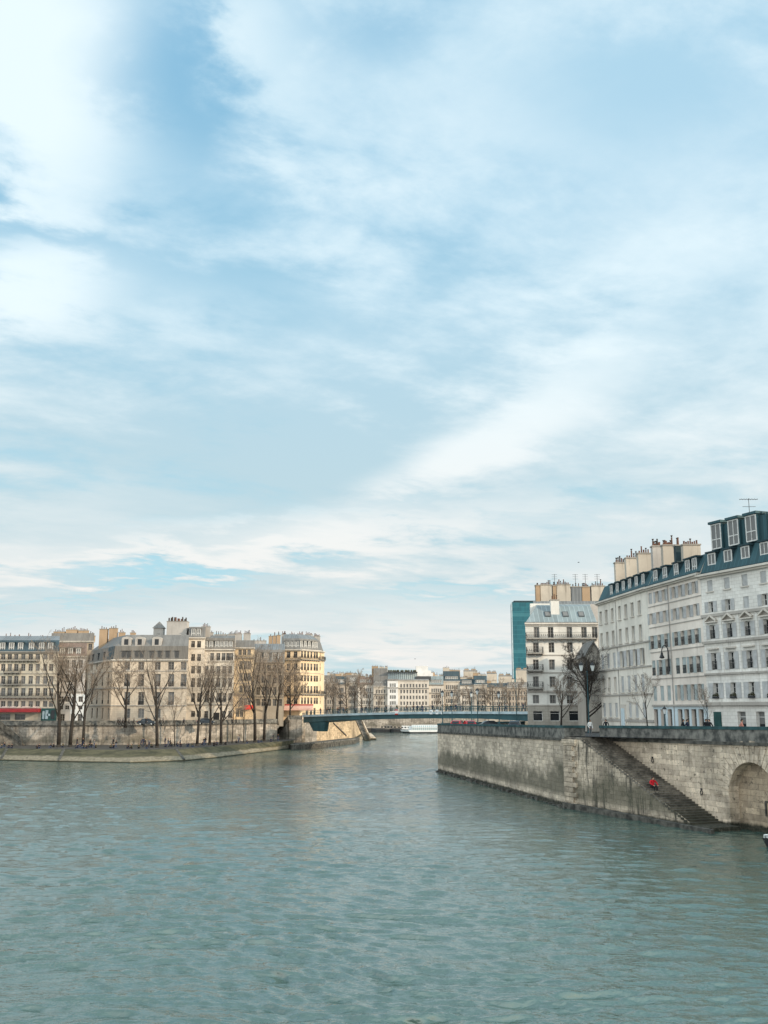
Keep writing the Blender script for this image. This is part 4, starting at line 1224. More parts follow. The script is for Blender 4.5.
# C : grey house with a white painted foot
YC = 240.0
fC = fr(56.5, 84.5, YC, 690, 10); eC = Edge(fC[0], fC[1])
xc = (61, 67, 73.5, 80.5)
hC, EC, roC = building('narrow_house', 'narrow grey house with its lowest floors painted white, between two big tree trunks', 'building', fC, ZS, zat(656, YC), 'lC',
    {0: lrows(eC, YC, [(660, 668, xc), (674, 682, xc), (696.5, 702, xc), (705.5, 709.5, xc), (714, 721, (62, 73, 80), {'kind': 'shop', 'w': 1.2})], 1.0, dark=True, var=0)}, LG, dict(ins={0: 2.2, 2: 1}, h=3.2, mat='tile_red', mat2='tile_red', gable='lC'), strs=[(zat(692.5, YC), .3, .2)], seed=25)
mb = MB(); x0 = xat(70.5, 710, YC); x1 = xat(84.3, 710, YC)
xsw = sorted(xat(x, 705, YC) for x in (73.5, 80.5)); zc = [ZS - .3, zat(709.5, YC), zat(705.5, YC), zat(702, YC), zat(696.5, YC), zat(694, YC)]
ed = [x0] + [q for x in xsw for q in (x - .52, x + .52)] + [x1]
for a, b in zip(ed[::2], ed[1::2]): mb.box(((a + b)/2, YC - .035, zc[0]), (b - a, .06, zc[5] - zc[0]))
for x in xsw:
    for lo, hi in ((1, 1), (2, 3), (4, 5)):
        if hi > lo: mb.box((x, YC - .035, zc[lo]), (1.04, .06, zc[hi] - zc[lo]))
    mb.box((x, YC - .035, zat(714, YC)), (1.04, .06, zc[1] - zat(714, YC)))
mb.build('painted_front', M['whitepaint'], hC)
dormers(roC, EC[0], [u_at(eC, x, 650) for x in (62, 70, 78)], zat(655, YC), 1.2, 1.7, 1.4, 'slate_grey', .4)

# D : corner house with the hipped slate roof
YD = 246.0
pD0 = (xat(87.5, 690, YD + 20), YD + 20); pD1 = (xat(111.5, 690, YD), YD); pD2 = (xat(187, 690, YD), YD)
fD = [pD0, pD1, pD2, (pD2[0] * (1 + 22 / YD), YD + 22)]
eD0, eD1 = Edge(pD0, pD1), Edge(pD1, pD2)
xd0 = (92, 97, 102.5, 108.3); xd1 = (127, 141, 157.5, 171, 183.5)
rowsD0 = [(661, 669, xd0), (673.5, 686, xd0, {'guard': True}), (691, 704, xd0, {'guard': True}), (708, 718.5, xd0)]
YDm = YD + 9
hD, ED, roD = building('corner_house', 'sand coloured corner house with a big hipped slate roof and scroll dormers', 'building', fD, ZS, zat(659.5, YD), 'lD',
    {0: lrows(eD0, YDm, rowsD0, 1.25, dark=True), 1: lrows(eD1, YD, [(662, 670, xd1), (674, 686.5, xd1, {'guard': True}), (692, 705, xd1, {'guard': True}), (708.5, 718, xd1[:3] + xd1[4:])], 1.45, dark=True, sill='string')}, LG,
    dict(ins={0: .35, 1: .25}, h=zat(646, YD) - zat(659.5, YD), ins2={0: 3.2, 1: 2.6, 3: 2}, h2=zat(634, YD) - zat(646, YD), mat='slate_brown', mat2='slate_grey', gable='lD'),
    strs=[(zat(688.5, YD), .3, .25), (zat(671.5, YD), .15, .12), (zat(706, YD), .2, .18)], seed=27, cornice=.5)
zat1 = zat(658, YD)
dormers(roD, ED[1], [u_at(eD1, x, 652) for x in (124, 129, 137, 142, 152, 160, 168, 177)], zat1, 1.0, 1.75, .7, 'slate_brown', .06, .1, False)
dormers(roD, ED[0], [u_at(eD0, x, 652) for x in (93, 98.5, 104)], zat1, 1.0, 1.75, .7, 'slate_blue', .06, .1, False)
mb = MB()      # blue slate corner hip
k0, k1 = Vector((*pD1, 0)), None
Pm = inset(fD, {0: .35, 1: .25}); zA_, zB_ = zat(659.5, YD), zat(646, YD)
e0_, e1_ = Edge(pD0, pD1), Edge(pD1, pD2)
mb.poly([e0_.at(e0_.L - 5.5, .03, zA_), e0_.at(e0_.L, .03, zA_), e0_.at(e0_.L + .1, -.28, zB_), e0_.at(e0_.L - 5.5, -.30, zB_)])
mb.build('slate_corner', M['slate_blue'], roD)
for x in (126, 139.5, 156.5):      # pale scroll dormers of the upper slope
    u = u_at(eD1, x, 640); zz0 = zB_; mb = MB(); w = 1.15; hh = 2.3
    pr_ = []
    for i in range(9):
        a_ = math.pi * i / 8; pr_.append((w * math.cos(a_), hh - .5 + .5 * math.sin(a_)))
    F_ = [e1_.at(u + q_[0], -.35, zz0 + q_[1]) for q_ in pr_]; F_ = [e1_.at(u + w, -.35, zz0)] + F_ + [e1_.at(u - w, -.35, zz0)]
    G_ = [p_ - e1_.n * 2.6 for p_ in F_]
    mb.poly(F_, 0)
    for i in range(len(F_) - 1): mb.poly([F_[i], F_[i + 1], G_[i + 1], G_[i]], 0)
    mb.poly([e1_.at(u - .5, -.33, zz0 + .3), e1_.at(u + .5, -.33, zz0 + .3), e1_.at(u + .5, -.33, zz0 + 1.7), e1_.at(u - .5, -.33, zz0 + 1.7)], 1)
    mb.build('scroll_dormer', [M['chim_grey'], M['glass']], roD)
for x, yt, w in ((104, 629.5, 2.0), (113.5, 628.5, 2.0), (122, 633, 1.5), (133, 633, 1.2)): chimney(roD, xat(x, 632, YD + 14), YD + 14, w, 1.2, zat(646, YD), zat(yt, YD + 14), 0, 'chim_tan', 3, rg)
# square tower with pyramid roof rising behind the corner house
YT = 264.0
tw = thing('stair_turret', 'small square turret with a dark pyramid roof rising behind the corner house', 'turret', (xat(158.5, 640, YT), YT, zat(640, YT)))
x0, x1 = xat(153.5, 630, YT), xat(163, 630, YT)
mb = MB(); mb.prism([(x0, YT), (x1, YT), (x1, YT + 2.3), (x0, YT + 2.3)], 10, zat(628, YT)); mb.build('wall', M['chim_grey'], tw)
mb = MB(); P = [(x0 - .3, YT - .3), (x1 + .3, YT - .3), (x1 + .3, YT + 2.6), (x0 - .3, YT + 2.6)]; ap = ((x0 + x1)/2, YT + 1.1, zat(621, YT))
for i in range(4): mb.poly([(*P[i], zat(628, YT)), (*P[(i + 1) % 4], zat(628, YT)), ap])
mb.build('roof', M['slate_grey'], tw)
link('window', dark_win(.8, 1.0, 0), tw, Vector(((x0 + x1)/2, YT - .03, zat(637, YT))) - wloc(tw))

# E : two white houses, the left one taller
YE = 259.0
fE1 = fr(186.5, 203.5, YE, 690, 12); eE1 = Edge(fE1[0], fE1[1]); x_ = (193, 199)
spE = [(654, 661), (666, 673.5), (678, 687), (693, 702)]
hE1, EE1, roE1 = building('narrow_house', 'tall narrow pale house with two bright dormers and a broad grey chimney wall', 'building', fE1, ZS, zat(637.5, YE), 'lE',
    {0: lrows(eE1, YE, [(641, 647.5, x_)] + [(a, b, x_) for a, b in spE] + [(711, 717, x_)], 1.0, dark=True, guard=True)}, LG, dict(ins={0: 1.0, 2: 1}, h=2.8, mat='slate_grey', mat2='zinc_grey', gable='chim_grey'), strs=[(zat(649, YE), .15, .12), (zat(705, YE), .25, .2)], seed=29)
dormers(roE1, EE1[0], [u_at(eE1, x, 630) for x in (193.3, 198.6)], zat(636.5, YE), 1.15, 2.1, 1.5, 'slate_grey', .25)
x0, x1 = xat(167.5, 630, YE + 3), xat(187.5, 630, YE + 3)
chimney(roE1, (x0 + x1)/2, YE + 3.4, x1 - x0, 3.0, zat(660, YE), zat(621, YE), 0, 'chim_grey', 0, rg)
mb = MB()
for i in range(11):
    X_ = x0 + .4 + (x1 - x0 - .8) * i / 10; z0 = zat(621, YE) + .16
    mb.tube([(X_, YE + 2.6 + (i % 2) * .7, z0), (X_, YE + 2.6 + (i % 2) * .7, z0 + rg.uniform(.6, 1.2))], [.22, .17], 7, 1 if 3 < i < 8 else 0)
mb.build('chimney_pots', [M['pot_dark'], M['pot']], roE1)
x0 = xat(205, 630, YE + 2); chimney(roE1, x0, YE + 3.4, 2.2, 1, zat(645, YE), zat(626, YE), 0, 'chim_grey', 5, rg)
fE = fr(203.5, 233.5, YE + 1, 690, 12); eE = Edge(fE[0], fE[1]); x_ = (206.5, 212, 218.3, 224.2, 230)
spec = [(653, 660.5, (206.5, 212, 218.3, 223.5, 228, 231.3))] + [(a, b, x_) for a, b in spE[1:]] + [(711, 718, (206, 223.5, 230)), (709, 718, (217.5,), {'w': 1.5, 'kind': 'door'})]
spec[-2] = (710.98, 718, (206, 223.5, 230)); spec = spec[:-1]
hE, EE, roE = building('apartment_building', 'white seven storey island house with a slate mansard, right of the narrow pale house', 'building', fE, ZS, zat(649, YE), 'lE',
    {0: lrows(eE, YE + 1, spec, 1.0, dark=True, guard=True, sill='string')}, LG, dict(ins={0: 1.0, 2: 1}, h=2.9, ins2={0: 3, 2: 3}, h2=.9, mat='slate_brown', mat2='slate_grey', gable='chim_grey'), strs=[(zat(y, YE), .15, .14) for y in (662, 675.5, 689.5)] + [(zat(705, YE), .3, .25)], seed=33, cornice=.6)
dormers(roE, EE[0], [u_at(eE, x, 645) for x in (206, 211, 217, 221.5, 226, 230.5)], zat(648, YE), 1.05, 1.9, 1.4, 'slate_brown', .25)
mb = MB(); p = eE.at(u_at(eE, 216.5, 714), .03, ZS); mb.box((p.x, p.y, ZS), (1.5, .06, 2.6)); link('door', door_mesh(1.5, 2.7, 'hull_dark'), hE, Vector((p.x, p.y, ZS)) - wloc(hE))
for x, w in ((207, 2.8), (220, 3.2), (231, 2.0)): chimney(roE, xat(x, 640, YE + 6), YE + 7, w, 1, zat(645, YE), zat(633 + (x > 210) * 2, YE + 7), 0, 'chim_grey', 5, rg)

# F : honey coloured narrow house
YF = 270.0
fF = fr(233.5, 253.5, YF, 690, 12); eF = Edge(fF[0], fF[1]); x_ = (241, 245.2, 249)
hF, EF, roF = building('narrow_house', 'narrow honey coloured house with iron balconies, left of the big trunk', 'building', fF, ZS, zat(647.5, YF), 'lF',
    {0: lrows(eF, YF, [(649.5, 655, (236, 240, 244.5, 249)), (661, 669.5, x_), (673, 681, x_), (685.5, 692.5, x_), (698, 706, x_), (708.5, 717, (237.5, 241.5))], .95, dark=True)}, LG, dict(ins={0: 1.0, 2: 1}, h=2.0, mat='slate_grey', gable='chim_grey'), strs=[(zat(683.5, YF), .15, .12)], seed=35)
for y in (657.5, 694): balcony(hF, eF, .1, eF.L - .1, zat(y, YF), .7)
for x, w in ((238, 2.0), (247, 1.8)): chimney(roF, xat(x, 638, YF + 5), YF + 5, w, 1, zat(647, YF), zat(634, YF + 5), 0, 'chim_grey', 5, rg)
aw = thing('awning', 'small scarlet awning on the honey coloured house', 'awning', (xat(249, 707, YF), YF - .8, zat(709, YF)))
mb = MB(); x0, x1 = xat(244.5, 707, YF), xat(253.5, 707, YF); zt, zb_ = zat(705, YF), zat(709.5, YF)
mb.poly([(x0, YF - .05, zt), (x0, YF - 1.6, zb_ + .3), (x1, YF - 1.6, zb_ + .3), (x1, YF - .05, zt)]); mb.poly([(x0, YF - 1.6, zb_ + .3), (x0, YF - 1.6, zb_), (x1, YF - 1.6, zb_), (x1, YF - 1.6, zb_ + .3)])
for x in (x0, x1): mb.poly([(x, YF - .05, zt), (x, YF - 1.6, zb_ + .3), (x, YF - .05, zb_ + .3)])
mb.build('canopy', M['red_bright'], aw)
# G : shaded house
YG = 278.0
fG = fr(253.5, 284, YG, 690, 12); eG = Edge(fG[0], fG[1]); x_ = (258, 263.5, 269, 274.5, 280)
hG, EG, roG = building('apartment_building', 'shaded olive grey house with a slate mansard between the honey and the golden houses', 'building', fG, ZS, zat(662, YG), 'lG',
    {0: lrows(eG, YG, [(665, 671, x_), (675, 683, x_), (687, 695, x_), (699, 706, x_)], 1.05, dark=True)}, LG, dict(ins={0: 1.2, 2: 1}, h=3.4, ins2={0: 2.5, 2: 3}, h2=1.8, mat='slate_grey', mat2='zinc_grey', gable='chim_grey'), strs=[(zat(672.5, YG), .2, .2), (zat(697, YG), .2, .2)], strk='string_dark', seed=37)
dormers(roG, EG[0], [u_at(eG, x, 655) for x in (259, 266, 274, 280)], zat(661, YG), 1.3, 2.3, 1.4, 'slate_grey', .3)
for x, w, yt in ((259, 4, 641), (270.6, .95, 636.5), (274.6, .95, 636), (278.6, .95, 635.5)): chimney(roG, xat(x, 640, YG + 6), YG + 6, w, 1.2, zat(662, YG), zat(yt, YG + 6), 0, 'chim_tan' if x > 265 else 'chim_grey', 4, rg)
# H : golden corner house
YH = 288.0
pH = [(xat(282.5, 690, YH), YH), (xat(300, 690, YH - .6), YH - .6), (xat(318.5, 690, YH + 5.5), YH + 5.5), (xat(323, 690, YH + 12), YH + 12), (xat(323, 690, YH + 25) + .3, YH + 25), (xat(282.5, 690, YH + 25), YH + 25)]
eH = [Edge(pH[i], pH[i + 1]) for i in range(3)]
spH = lambda xs: [(651.5, 658, xs), (663.5, 670.5, xs), (675.5, 681.5, xs), (686, 693, xs), (697.5, 704, xs)]
hH, EH, roH = building('corner_house', 'golden stone corner house with rows of iron balconies, at the island end of the footbridge', 'building', pH, ZS, zat(649.5, YH), 'lH',
    {0: lrows(eH[0], YH, spH((288.5, 295.5)), 1.1, dark=True, guard=True), 1: lrows(eH[1], YH + 2.5, spH((302, 305, 308.2, 311.4, 314.6, 317)) + [(708, 715, (307, 311, 314.5))], .85, dark=True, guard=True), 2: lrows(eH[2], YH + 9, spH((320.2,)), 1.0, dark=True, guard=True)},
    LG, dict(ins={0: 1.1, 1: 1.1, 2: 1.1, 3: 1.1}, h=3.2, ins2={0: 1.8, 1: 1.8, 2: 1.8, 3: 1.8}, h2=1.3, mat='slate_grey', mat2='zinc_grey', gable='chim_grey'), strs=[(zat(695.5, YH), .2, .2), (zat(673, YH), .12, .12)], seed=41, cornice=.6)
for k in range(3):
    for y in (659.8, 694.2): balcony(hH, EH[k], .05, EH[k].L - .05, zat(y, YH + (0, 2.5, 9)[k]), .8)
dormers(roH, EH[0], [u_at(eH[0], x, 645) for x in (286, 290, 294, 298)], zat(648.5, YH), 1.1, 2.1, 1.4, 'slate_grey', .3)
dormers(roH, EH[1], [u_at(eH[1], x, 645) for x in (302, 306, 310, 314, 317)], zat(648.5, YH + 2), 1.1, 2.1, 1.4, 'slate_grey', .3)
for x, yt, w in ((284, 635, 1.4), (292, 635.5, 2.0), (300, 635.5, 2.1), (308, 634.5, 2.2), (316, 636, 2.0)): chimney(roH, xat(x, 640, YH + 9), YH + 9 + (3 if x > 305 else 0), w, 1.1, zat(646, YH), zat(yt, YH + 10), 0, 'chim_grey', 6, rg)
aw = thing('awning', 'faded pink cafe awning at the foot of the golden corner house', 'awning', (xat(300, 709, YH - 2), YH - 2, zat(711, YH - 2)))
mb = MB(); Ya = YH - .8; x0, x1 = xat(284.5, 709, Ya), xat(313, 709, Ya - 1); zt, zb_ = zat(705.5, Ya), zat(710.3, Ya)
mb.poly([(x0, Ya, zt), (x0, Ya - 2, zb_ + .5), (x1, Ya - 2, zb_ + .5), (x1, Ya, zt)]); mb.poly([(x0, Ya - 2, zb_ + .5), (x0, Ya - 2, zb_), (x1, Ya - 2, zb_), (x1, Ya - 2, zb_ + .5)])
mb.build('canopy', M['pink'], aw)
mb = MB(); mb.box(((x0 + x1)/2, Ya + .05, zt), (x1 - x0, .12, .35)); mb.build('awning_box', M['red'], aw)

# ------------------------------------------------------------------ footbridge
zd0, zd1 = 8.6, 9.45
bL = V2((xat(303.5, 716, 268), 268.0)); bR = V2((xat(545, 713, 196), 196.0))
bu = (bR - bL).normalized(); bn = Vector((bu.y, -bu.x)); LB = (bR - bL).length
br = thing('footbridge', 'flat teal steel footbridge with a pale edge, spanning from the golden house across the river', 'bridge', (*((bL + bR)/2), 7))
def bz(t): s = t / LB; return 8.45 + 1.05 * math.sin(min(1, s * 1.25) * math.pi / 2)
def bq(t, o, z): p = bL + bu * t + bn * o; return (p.x, p.y, z)
g_, un_ = MB(), MB(); eds = [MB(), MB()]; NS = 24; wB = 9.0
def dep(t):
    s = t / LB; return 1.0 + .5 * max(0, 1 - s * 5) + .5 * max(0, (s - .8) * 5)
for i in range(NS):
    t0, t1 = LB * i / NS, LB * (i + 1) / NS
    for o in (0.0, -wB):
        g_.poly([bq(t0, o, bz(t0) - .45 - dep(t0)), bq(t1, o, bz(t1) - .45 - dep(t1)), bq(t1, o, bz(t1) - .45), bq(t0, o, bz(t0) - .45)])
    g_.poly([bq(t0, 0, bz(t0) - .45 - dep(t0)), bq(t0, -wB, bz(t0) - .45 - dep(t0)), bq(t1, -wB, bz(t1) - .45 - dep(t1)), bq(t1, 0, bz(t1) - .45 - dep(t1))])
    for (o, o2), ed_ in zip(((.35, .0), (-wB, -wB - .35)), eds):
        ed_.poly([bq(t0, o, bz(t0) - .5), bq(t1, o, bz(t1) - .5), bq(t1, o, bz(t1)), bq(t0, o, bz(t0))])
        ed_.poly([bq(t0, o, bz(t0)), bq(t1, o, bz(t1)), bq(t1, o2, bz(t1)), bq(t0, o2, bz(t0))])
        ed_.poly([bq(t0, o, bz(t0) - .5), bq(t0, o2, bz(t0) - .5), bq(t1, o2, bz(t1) - .5), bq(t1, o, bz(t1) - .5)])
    un_.poly([bq(t0, 0, bz(t0) - .12), bq(t1, 0, bz(t1) - .12), bq(t1, -wB, bz(t1) - .12), bq(t0, -wB, bz(t0) - .12)])
g_.build('girder', M['bridge'], br); [ed_.build('edge_beam', M['bridge_edge'], br) for ed_ in eds]; un_.build('deck', M['asphalt'], br)
for o in (.2, -wB - .2):
    rb = MB()
    for i in range(60):
        t0, t1 = LB * i / 60, LB * (i + 1) / 60
        for h in (.55, 1.08): rb.bar(bq(t0, o, bz(t0) + h), bq(t1, o, bz(t1) + h), .05, .07)
        rb.bar(bq(t0, o, bz(t0)), bq(t0, o, bz(t0) + 1.1), .07, .07)
        for k in range(1, 6):
            t = t0 + (t1 - t0) * k / 6; rb.bar(bq(t, o, bz(t)), bq(t, o, bz(t) + 1.05), .022, .022)
    rb.build('railing', M['iron_teal'], br)
mb = MB(); tq = 4.2
for o in (-.4, -wB + .4):
    pass
P = [bq(2.2, -.1, 6.9), bq(10.5, -.1, 6.9), bq(9.0, -.6, 4.4), bq(4.0, -.6, 4.4)]; Q = [(p[0] + bn.x * -1.2, p[1] + bn.y * -1.2, p[2]) for p in P]
mb.poly(P); mb.poly(list(reversed(Q)))
for i in range(4): mb.poly([P[i], Q[i], Q[(i + 1) % 4], P[(i + 1) % 4]])
mb.build('bracket', M['bridge'], br)
mb = MB(); c0 = bL + bu * (LB + 1); mb.prism([tuple(bL + bu * (LB - 3) + bn * 1), tuple(bL + bu * (LB + 14) + bn * 1), tuple(bL + bu * (LB + 14) - bn * 11), tuple(bL + bu * (LB - 3) - bn * 11)], -1, 7.6); mb.build('abutment', M['quay_far'], br)
for i, (x, w, m_, lab) in enumerate(((398, 1.15, 'pink', 'pale red navigation board on the footbridge edge over mid river'), (432.5, .95, 'white', 'first of three small white boards on the footbridge edge'), (438.5, .95, 'white', 'middle white board of three on the footbridge edge'), (443.5, .7, 'white', 'last small white board on the footbridge edge, nearest the lamp posts'))):
    eB_ = Edge(tuple(bL), tuple(bR)); t = u_at(eB_, x, 713); p = bq(t, .40, bz(t) - .55)
    sg = thing('navigation_sign', lab, 'sign', p, 0)
    mb = MB(); mb.box(p, (w, .06, w), eB_.rz); mb.build('board', M['white'], sg)
    if m_ == 'pink':
        mb = MB()
        for z0 in (.0, w - .26): mb.box((p[0] + bn.x * .04, p[1] + bn.y * .04, p[2] + z0), (w - .02, .04, .25), eB_.rz)
        mb.build('band', M['red_bright'], sg)
    else:
        mb = MB()
        for s in (-1, 1): mb.box((p[0] + bn.x * .04 + bu.x * s * .12, p[1] + bn.y * .04 + bu.y * s * .12, p[2] + .3), (.08, .03, .35), eB_.rz)
        mb.build('mark', M['hull_dark'], sg)

# ------------------------------------------------------------------ far bank
YR = 462.0; ZF = 7.0
mb = MB(); mb.prism([(-420, YR), (420, YR), (420, YR + 2), (-420, YR + 2)], -2, ZF + .9)
fw = mb.build('quay_wall', M['quay_far'], None); tag(fw, 'long stone quay wall of the far bank seen beneath the footbridge', 'quay wall')
mb = MB(); mb.prism([(-420, YR - 7), (420, YR - 7), (420, YR - .1), (-420, YR - .1)], -2, 1.6)
tag(mb.build('quay_walkway', M['pave'], None), kind='structure')
mb = MB(); mb.poly([(-3000, YR + 1.5, ZF), (3000, YR + 1.5, ZF), (4000, 5200, ZF), (-4000, 5200, ZF)])
tag(mb.build('ground', M['asphalt'], None), kind='structure')
FG = 'houses along the far bank'
M['fwall'] = stucco('far_stone', (.50, .455, .39), .4); M['fwall2'] = stucco('far_stone_pale', (.60, .555, .49), .35); M['fwall3'] = stucco('far_stone_brown', (.40, .345, .285), .4); M['fwhite'] = stucco('far_white', (.70, .70, .69), .2)
far = [ # x0 x1 eave ridge depth wall roof bays floors label
 (318, 336, 683, 675, 498, 'fwall3', 'slate_brown', 6, 4, 'brown far bank house behind bare trees, nearest the golden corner house'),
 (336, 346, 684, 676, 497, 'fwall3', 'slate_blue', 4, 4, 'far bank house with a dark blue steep roof above the bare trees'),
 (346, 358, 682, 675, 499, 'fwall', 'slate_brown', 5, 4, 'grey brown far bank house hidden by the thickest bare trees'),
 (358, 373.5, 684, 677, 497, 'fwall2', 'tile_red', 6, 4, 'pale far bank house with a brown red roof, left of the tall grey mansard'),
 (373.5, 387.5, 686, 668, 495, 'fwall', 'slate_grey', 4, 4, 'far bank house with a very tall grey green mansard roof'),
 (387.5, 398, 679.5, 0, 494, 'fwhite', '', 3, 5, 'white narrow far bank house at the end of the glass topped block'),
 (398, 429, 680, 0, 494.5, 'fwall2', '', 9, 5, 'pale far bank block with a curved glass top storey and a white roof terrace'),
 (429, 443.5, 684.5, 676, 496, 'fwall2', 'zinc_blue', 5, 4, 'far bank house with a pale zinc mansard, right of the glass topped block'),
 (443.5, 460, 681, 671, 498, 'fwall', 'slate_blue', 6, 4, 'far bank house with a dark blue mansard taller than its neighbours'),
 (460, 474, 685, 679, 497, 'fwall2', 'slate_blue', 5, 4, 'far bank house with a low blue mansard below a cream party wall'),
 (474, 487, 684.5, 675.5, 496, 'fwall', 'slate_blue', 5, 4, 'far bank house with a blue mansard beside a big cream gable'),
 (487, 507, 687, 683, 498, 'fwall', 'slate_blue', 7, 4, 'long far bank house with a thin dark roof band'),
 (507, 536, 687.5, 682, 497, 'fwall3', 'slate_grey', 9, 4, 'far bank house running behind the white corner house'),
]
rg = random.Random(77)
for i, (x0, x1, ye, yr, Y, wm, rm, nb, nf, lab) in enumerate(far):
    f_ = fr(x0, x1, Y, 690, 14); e_ = Edge(f_[0], f_[1])
    ze = zat(ye, Y); zg_ = ZF; fl = (ze - zg_ - 1.2) / (nf + .6)
    us = spread(e_.L, nb, 1.5)
    rr = [row(zg_ + fl * (k + .75), fl * .6, us, min(1.2, e_.L / nb * .5), dark=(wm != 'fwhite'), var=None) for k in range(nf)]
    for r_ in rr: r_.pop('var')
    roof = dict(ins={0: 1.6, 2: 1.6}, h=(zat(yr, Y) - ze), mat=rm, mat2='zinc_grey', gable='chim') if rm else dict(ins={0: .2}, h=.4, mat='zinc_grey')
    hh, Ee, ro = building('apartment_building', lab, 'building', f_, zg_, ze, wm, {0: rr}, FG, roof, strs=[(zg_ + fl * 1.55, .25, .25), (zg_ + fl * (nf - .4), .3, .5)], strk='string_dark' if i % 2 else 'string', seed=50 + i, cornice=.5)
    if rm and (zat(yr, Y) - ze) > 2.2: dormers(ro, Ee[0], us, ze + .3, 1.2, 2.0, 1.3, rm, .35)
    if rm == '' and i == 6:
        mb = MB(); X0, X1 = xat(388, 676, Y + 1), xat(417, 676, Y + 1); N_ = 14
        pl = [(X0 + (X1 - X0) * k / N_, Y + 1.5 - 1.2 * math.sin(math.pi * k / N_)) for k in range(N_ + 1)] + [(X1, Y + 9), (X0, Y + 9)]
        mb.prism(pl, ze + .4, zat(672.5, Y)); gl = mb.build('glass_storey', M['boat_glass'], hh)
        mb = MB()
        for k in range(N_ + 1): mb.box((pl[k][0], pl[k][1] - .06, ze + .41), (.16, .16, zat(672.5, Y) - ze - .4))
        mb.box(((X0 + X1)/2, Y + 4.5, zat(672.5, Y) + .003), (X1 - X0 + .4, 11, .3)); mb.build('glazing_frame', M['frame_dark'], gl)
        mb = MB()
        for xa, xb_, ya, yb_ in ((413, 433, 676.2, 673), (413, 431, 673, 670.5), (416, 428, 670.5, 666)):
            A_, B_ = xat(xa, 670, Y + 3), xat(xb_, 670, Y + 3); mb.box(((A_ + B_)/2, Y + 6, zat(ya, Y + 3) + .01), (B_ - A_, 6, zat(yb_, Y + 3) - zat(ya, Y + 3)))
        mb.build('roof_pavilion', M['fwhite'], hh)
        mb = MB(); A_, B_ = xat(416, 680, Y - .1), xat(431, 680, Y - .1); mb.box(((A_ + B_)/2, Y + 1.5, ze + .41), (B_ - A_, 2, zat(676, Y) - ze - .6)); mb.build('dark_terrace', M['frame_dark'], hh)
        mb = MB()
        for k in range(14):
            X_ = X0 + (X1 - X0) * (k + rg.random() * .6) / 14; mb.lathe((X_, Y + 2 + rg.random() * 2, zat(672.5, Y) + .3), [(.05, 0), (.6, .3), (.5, .8), (.1, 1.1)], 7)
        mb.build('roof_planting', M['cl_olive'], hh)
    for k in range(3 if rm else 1):
        u = e_.L * (k + .5 + rg.uniform(-.3, .3)) / 3; q_ = e_.at(u, -4.5)
        zz1 = (zat(yr, Y) if rm else ze + 1) + rg.uniform(.4, 1.8)
        chimney(ro, q_.x, q_.y, rg.choice([1.4, 2.4, 3.2]), 1.0, ze, zz1, 0, rg.choice(['chim', 'chim_tan', 'chim']), 4, rg)
for xa, xb_, yt, yb_, Y, lab in ((463.5, 477.5, 670, 680, 512, 'rear far bank house showing a big cream gable over the blue roofs'), (487, 497, 672.5, 686, 511, 'rear far bank house with a cream gable beside a brown chimney'), (498.5, 512, 675, 684, 513, 'low cream gabled rear house left of the glass tower foot'), (516, 530, 669, 684, 512, 'rear house of cream gables at the glass tower foot')):
    f_ = fr(xa, xb_, Y, 680, 12)
    hh, Ee, ro = building('gabled_house', lab, 'building', f_, ZF, zat(yt + 1.5, Y), 'chim', None, FG, dict(ins={0: .3}, h=.7, mat='slate_grey'), seed=70)
    for k in range(2):
        u = Ee[0].L * (.25 + .5 * k); q_ = Ee[0].at(u, -2); chimney(ro, q_.x, q_.y, 2.2, 1, zat(yt + 2, Y), zat(yt - .8, Y), 0, 'chim_tan', 4, rg)
# glass tower
YJ = 750.0
x0, x1 = xat(512, 640, YJ), xat(537, 640, YJ); zt = zat(602.5, YJ)
tw = thing('glass_tower', 'tall teal glass office tower rising behind the white corner house', 'tower', ((x0 + x1)/2, YJ, ZF))
mb = MB(); mb.prism([(x0, YJ), (x1 + 4, YJ), (x1 + 8, YJ + 22), (x0 + 2.2, YJ + 22)], ZF - 1, zt); mb.build('curtain_wall', M['towerglass'], tw)
mb = MB(); mb.prism([(x0 + 2.5, YJ + 2), (x1 + 3, YJ + 2), (x1 + 3, YJ + 20), (x0 + 2.5, YJ + 20)], zt + .01, zt + 1.6); mb.build('roof_plant', M['teal_dark'], tw)
mb = MB()
for k in range(3): mb.box((x0 + .35 + k * .0, YJ - .12, ZF), (.7, .2, zt - ZF)) if k == 0 else None
mb.build('edge_fin', M['bridge_edge'], tw)
